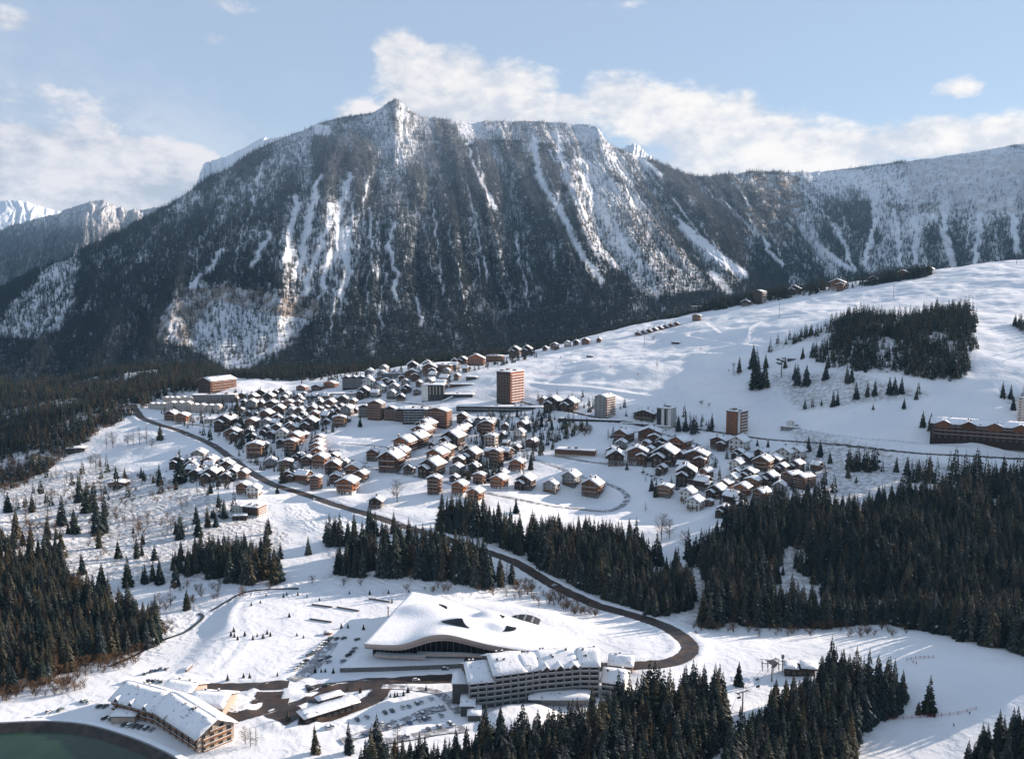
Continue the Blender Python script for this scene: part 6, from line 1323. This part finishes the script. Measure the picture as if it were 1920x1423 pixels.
for i, (a, c) in enumerate([((585,1134),(623,1139)), ((632,1139),(673,1146)), ((581,1161),(622,1167)), ((692,1123),(731,1129)), ((349,1259),(360,1248))]):
    p, q = atZ(*a, 10), atZ(*c, 10); d = Vector((q[0]-p[0], q[1]-p[1], 0)); o = empty('low_wall', p, math.atan2(d.y, d.x)); MB().box(0, d.length, -.5, .5, -.5, 1.1, M_CHIM).build('hedge_body', o); MB().box(.2, d.length-.2, -.4, .4, 1.12, 1.3, SNOW).build('snow_cap', o)
    tag(o, ['left', 'middle', 'lower left', 'upper right', 'short slanting'][i]+' dark bar of clipped hedge on the white field', 'hedge', 'hedge bars on the white field')
# ---------------------------------------------------------------- chairlifts
def pylon(px, py, hpx, label, chairs=False, tw=5.0):
    x, y, z = G(px, py); h = hpx*y/F*1.08; o = empty('lift_pylon', (x, y, z), .5); MB().rod((0, 0, -1), (0, 0, h), .45, M_METAL, 8, .3).build('mast', o); MB().box(-tw/2, tw/2, -.25, .25, h, h+.4, M_METAL).build('crossarm', o)
    for s in (-1, 1): MB().box(s*tw/2-.2, s*tw/2+.2, -1.6, 1.6, h-.15, h+.15, M_DARK).build('sheave_train', o)
    tag(o, label, 'pylon'); return Vector((x, y, z+h))
p1 = pylon(1392, 1333, 36, 'steel lift pylon on the snow lane between the two lower woods', tw=7)
p2 = pylon(1447, 1277, 40, 'tall lift pylon beside the snow-roofed chairlift station', tw=7)
p0 = Vector((G(1335, 1470)[0], G(1335, 1470)[1], p1.z+2)); pst = Vector(G(1490, 1250))+Vector((0, 0, 6))
for s in (-1, 1):
    pts = [p0, p1, p2, pst]; b = MB(); side = Vector((s*3.4*.88, s*3.4*.47, 0))
    for a, c in zip(pts[:-1], pts[1:]):
        for k in range(6):
            u0, u1 = k/6, (k+1)/6; q0 = a.lerp(c, u0)-Vector((0, 0, 1.4*4*u0*(1-u0))); q1 = a.lerp(c, u1)-Vector((0, 0, 1.4*4*u1*(1-u1))); b.rod(q0+side-p1, q1+side-p1, .06, M_DARK, 4)
    o = b.build('lift_cable', loc=p1); tag(o, ('left' if s < 0 else 'right')+' haul cable of the lower chairlift', 'cable')
cb = MB(); cb.rod((0, 0, 0), (0, 0, -2.6), .06, M_METAL, 5); hang = cb.mesh('hanger'); cs = MB().box(-1.3, 1.3, -.3, .3, -3.2, -3.05, M_DARK).box(-1.3, 1.3, .25, .35, -3.05, -2.3, M_DARK).box(-1.3, 1.3, -.8, -.7, -3.9, -3.8, M_METAL).mesh('seat')
for k in range(9):
    pts = [p0, p1, p2, pst]; u = .15+2.7*k/9; a, c = pts[int(u)], pts[int(u)+1]; v = u-int(u); s = -1 if k % 2 else 1; q = a.lerp(c, v)-Vector((0, 0, 1.4*4*v*(1-v)))+Vector((s*3.0, s*1.6, 0))
    o = empty('lift_chair', q, .5); part('hanger', hang, o); part('seat', cs, o); tag(o, 'dark chair hanging from the lower chairlift', 'lift chair', 'chairs on the lower lift')
x, y, z = G(1498, 1262); st = empty('chairlift_station', (x, y, z), math.radians(-12))
MB().box(-8, 8, -4, 4, -2, 4.2, M_DARKW).build('wall', st); flat_snow(st, -9, -.5, -5, 5, 4.25, 1.0, 3); o = flat_snow(st, .5, 10, -5, 5, 5.2, 1.0, 4); MB().box(1, 9.5, -4.5, 4.5, 4.2, 5.18, M_DARKW).build('upper_wall', st)
for k in range(5): part('window', WIN[(1.8, 1.5)], st, (-6.5+3.2*k, -4.02, 1.0))
b = MB()
for k in range(5): b.rod((-20+3*k, -2, 0), (-20+3*k, -2, 5), .18, M_METAL, 5); b.rod((-20+3*k, 3, 0), (-20+3*k, 3, 5), .18, M_METAL, 5); b.rod((-20+3*k, -2, 5), (-20+3*k, 3, 5), .15, M_METAL, 5)
b.rod((-21, -2, 5.1), (-6, -2, 5.1), .18, M_METAL, 5).rod((-21, 3, 5.1), (-6, 3, 5.1), .18, M_METAL, 5); b.build('gantry', st); MB().rod((-14, .5, 4.4), (-14, .5, 4.9), 2.6, M_DARK, 18).build('bull_wheel', st); MB().rod((-9, 0, 0), (-9, 0, 8), .3, M_METAL, 6).box(-9.8, -8.2, -.6, .6, 8, 10, M_METAL).build('signal_mast', st)
tag(st, 'chairlift base station with two snow-covered roofs and a steel gantry', 'lift station')
pylon(1208, 652, 26, 'thin lift pylon on the lower ski run'); pylon(1461, 596, 34, 'lift pylon near the crest of the ski run'); pylon(1906, 496, 34, 'tall pylon on the skyline at the right edge'); pylon(1401, 808, 24, 'bracket-like mast beside the rust-coloured tower'); pylon(1675, 560, 22, 'thin mast on the snow above the hill wood')
x, y, z = G(1465, 708); o = empty('gondola_tower', (x, y, z), .3); MB().rod((0, 0, -1), (0, 0, 22), .7, M_METAL, 8).build('mast', o); b = MB(); r = random.Random(4)
for k in range(9): a, c = r.uniform(-9, 4), r.uniform(-2, 2); b.box(a, a+4, c, c+2, 17+k*.9, 18.6+k*.9, M_DARK if k % 2 else M_METAL)
b.build('machinery', o); MB().box(-9, 7, -2.4, 2.4, 26.5, 27.2, SNOW).build('snow_cap', o); tag(o, 'bulky lift tower with snow-capped machinery on the shaded hill', 'lift tower')
o = block('hill_station', 12, 7, 1, M_DARK, fh=3, bays=3, bal_front=False, bal_side=False, seed=150, clutter=0, extra=3); B(o, 1485, 676, 12, 7, -10, 'small snow-roofed lift hut on the shaded hill', 'hut', wpx=16)
o = block('hill_station', 22, 12, 1, M_GREY, fh=4, bays=4, bal_front=False, bal_side=False, seed=151, clutter=2, extra=5); MB().box(-2.5, 2.5, -2, 2, 4, 12, M_WHITE).box(-5, -3, -1, 1, 4, 11, M_WHITE).box(3, 5, -1, 1, 4, 11, M_WHITE).build('turret', o); B(o, 1482, 806, 22, 12, -15, 'lift building with white turrets at the foot of the ski hill', 'lift station', wpx=34)
# fence along the foot of the hill
def fence(pts, n, label, hgt=1.4, m=None):
    g = [G(*p) for p in pts]; c = catmull([(p[0], p[1]) for p in g], 6); k = np.linspace(0, len(c)-1, n); X = np.interp(k, np.arange(len(c)), c[:, 0]); Y = np.interp(k, np.arange(len(c)), c[:, 1]); Z = hz0(X, Y); o = empty('snow_fence', (X[0], Y[0], Z[0])); b = MB()
    for i in range(n): MB().rod((X[i]-X[0], Y[i]-Y[0], Z[i]-Z[0]-.5), (X[i]-X[0], Y[i]-Y[0], Z[i]-Z[0]+hgt+.3), .12, M_DARK, 5).build('post', o)
    for i in range(n-1):
        for zz in (.5, hgt): b.rod((X[i]-X[0], Y[i]-Y[0], Z[i]-Z[0]+zz), (X[i+1]-X[0], Y[i+1]-Y[0], Z[i+1]-Z[0]+zz), .06, m or M_DARK, 4)
    b.build('rail', o); tag(o, label, 'fence')
M_RED = mat('red_netting', (.55,.06,.05), .7, .1, 1)
fence([(1500,806),(1560,818),(1620,824),(1680,828),(1720,832)], 24, 'post fence along the foot of the sunlit ski slope', 1.6)
fence([(1700,1238),(1725,1234),(1750,1233)], 7, 'red safety net on the lip of the right-hand piste', 1.2, M_RED)
fence([(1660,1350),(1720,1346),(1770,1342),(1830,1330)], 12, 'red cord fence above the lower right piste', 1.3, M_RED)
fence([(1000,700),(1030,706),(1060,700),(1090,694)], 12, 'red net fence on the beginners slope right of the red tower', 1.6, M_RED)
# ---------------------------------------------------------------- people out on the snow
def person_mesh(stride, lean, jacket, n):
    me = bpy.data.meshes.new('person'); J = [(0,0,.95),(0,.02+lean*.3,1.2),(0,lean,1.45),(0,lean*1.1,1.56),(0,lean*1.2,1.68),(.13,.02,.92),(.15,stride*.5,.5),(.15,stride,.08),(.15,stride-.14,.03),(-.13,.02,.92),(-.15,-stride*.4,.5),(-.15,-stride,.08),(-.15,-stride-.14,.03),(.2,lean,1.42),(.32,lean-.05,1.16),(.34,lean-.25,.98),(-.2,lean,1.42),(-.32,lean-.05,1.16),(-.34,lean-.25,.98)]
    E = [(0,1),(1,2),(2,3),(3,4),(0,5),(5,6),(6,7),(7,8),(0,9),(9,10),(10,11),(11,12),(2,13),(13,14),(14,15),(2,16),(16,17),(17,18)]; R = [.16,.16,.17,.07,.12,.11,.08,.06,.05,.11,.08,.06,.05,.08,.06,.04,.08,.06,.04]
    me.from_pydata(J, E, []); o = bpy.data.objects.new('tmp', me); COL.objects.link(o); md = o.modifiers.new('s', 'SKIN'); ly = me.skin_vertices[0]
    for v, r in zip(ly.data, R): v.radius = (r, r)
    ly.data[0].use_root = True; o.modifiers.new('d', 'SUBSURF').levels = 1
    dg = bpy.context.evaluated_depsgraph_get(); ev = o.evaluated_get(dg); m2 = bpy.data.meshes.new_from_object(ev); bpy.data.objects.remove(o)
    m2.name = 'person'; m2.materials.clear(); m2.materials.append(mat('jacket_%d' % n, jacket, .8)); m2.materials.append(mat('trousers', (.03,.035,.05), .8)); m2.materials.append(mat('skin_tone', (.45,.28,.20), .7))
    for p in m2.polygons: p.material_index = 2 if p.center.z > 1.6 else 1 if p.center.z < .93 else 0
    return m2
PM = [person_mesh(.2, -.06, c, i) for i, c in enumerate([(.5,.04,.04), (.04,.08,.3), (.03,.03,.03), (.6,.3,.05)])]; PN = ['red', 'blue', 'black', 'orange']
SPOTS = [(1026,664),(1075,655),(1143,652),(1170,648),(1110,690),(1192,668),(1300,656),(1280,616),(1355,600),(1420,590),(1500,578),(1541,575),(1621,545),(1612,541),(1650,560),(1816,525),(1000,680),(975,690),(960,672),(950,700),(905,700),(915,694),(925,702),(890,705),(935,690),(885,698),(897,712),(1345,628),(1380,640),(1500,600),(1788,1362),(1712,1243),(1718,1245),(1740,1342),(1818,1340)]
for k, (px, py) in enumerate(SPOTS):
    x, y, z = G(px, py); i = k % 4; o = bpy.data.objects.new('person', PM[i]); COL.objects.link(o); o.location = (x, y, z+.05); o.rotation_euler = (0, 0, random.uniform(0, 6.28)); o.scale = (1.05,)*3
    sk = MB()
    wh = 'on the beginners slope below the orange hotels' if px < 940 else 'on the lower right piste' if py > 1200 else 'on the broad run below the crest' if px < 1400 else 'high on the ski hill near the crest'
    tag(o, 'skier in %s jacket %s' % (PN[i], wh), 'person', '%s-jacketed skiers %s' % (PN[i], wh))
for (px, py, lab) in [(1313,656,'red snow cannon standing on the ski run'),(1051,672,'red snow cannon near the rim of the ski run'),(1144,690,'snow cannon beside the long white track'),(1196,704,'snow cannon on the shaded dip of the run')]:
    x, y, z = G(px, py); o = empty('snow_cannon', (x, y, z), .4); MB().rod((0, 0, 0), (0, 0, 1.8), .15, M_METAL, 6).rod((-.8, 0, 0), (0, 0, 1.2), .08, M_METAL, 5).rod((.8, 0, 0), (0, 0, 1.2), .08, M_METAL, 5).build('stand', o); MB().rod((0, .9, 1.9), (0, -1.2, 2.5), .65, M_RED, 12, .55).build('barrel', o); tag(o, lab, 'snow cannon')
# ---------------------------------------------------------------- air
HAZE = 0.000017
if HAZE:
    bm_ = MB(); hm = bpy.data.materials.new('haze_air'); hm.use_nodes = True; T = NT(hm.node_tree); T.n.clear(); out = T.new('ShaderNodeOutputMaterial'); pv = T.new('ShaderNodeVolumePrincipled'); pv.inputs['Color'].default_value = (.36, .68, 1.0, 1); pv.inputs['Density'].default_value = HAZE; pv.inputs['Anisotropy'].default_value = .1
    T.l.new(pv.outputs[0], out.inputs['Volume'])
    lo_ = -900.0
    bm_.box(-12000, 12000, -60, 13500, -1500, 1060, hm); o = bm_.build('haze'); o['kind'] = 'stuff'; tag(o, 'thin blue winter haze filling the valley', 'haze')
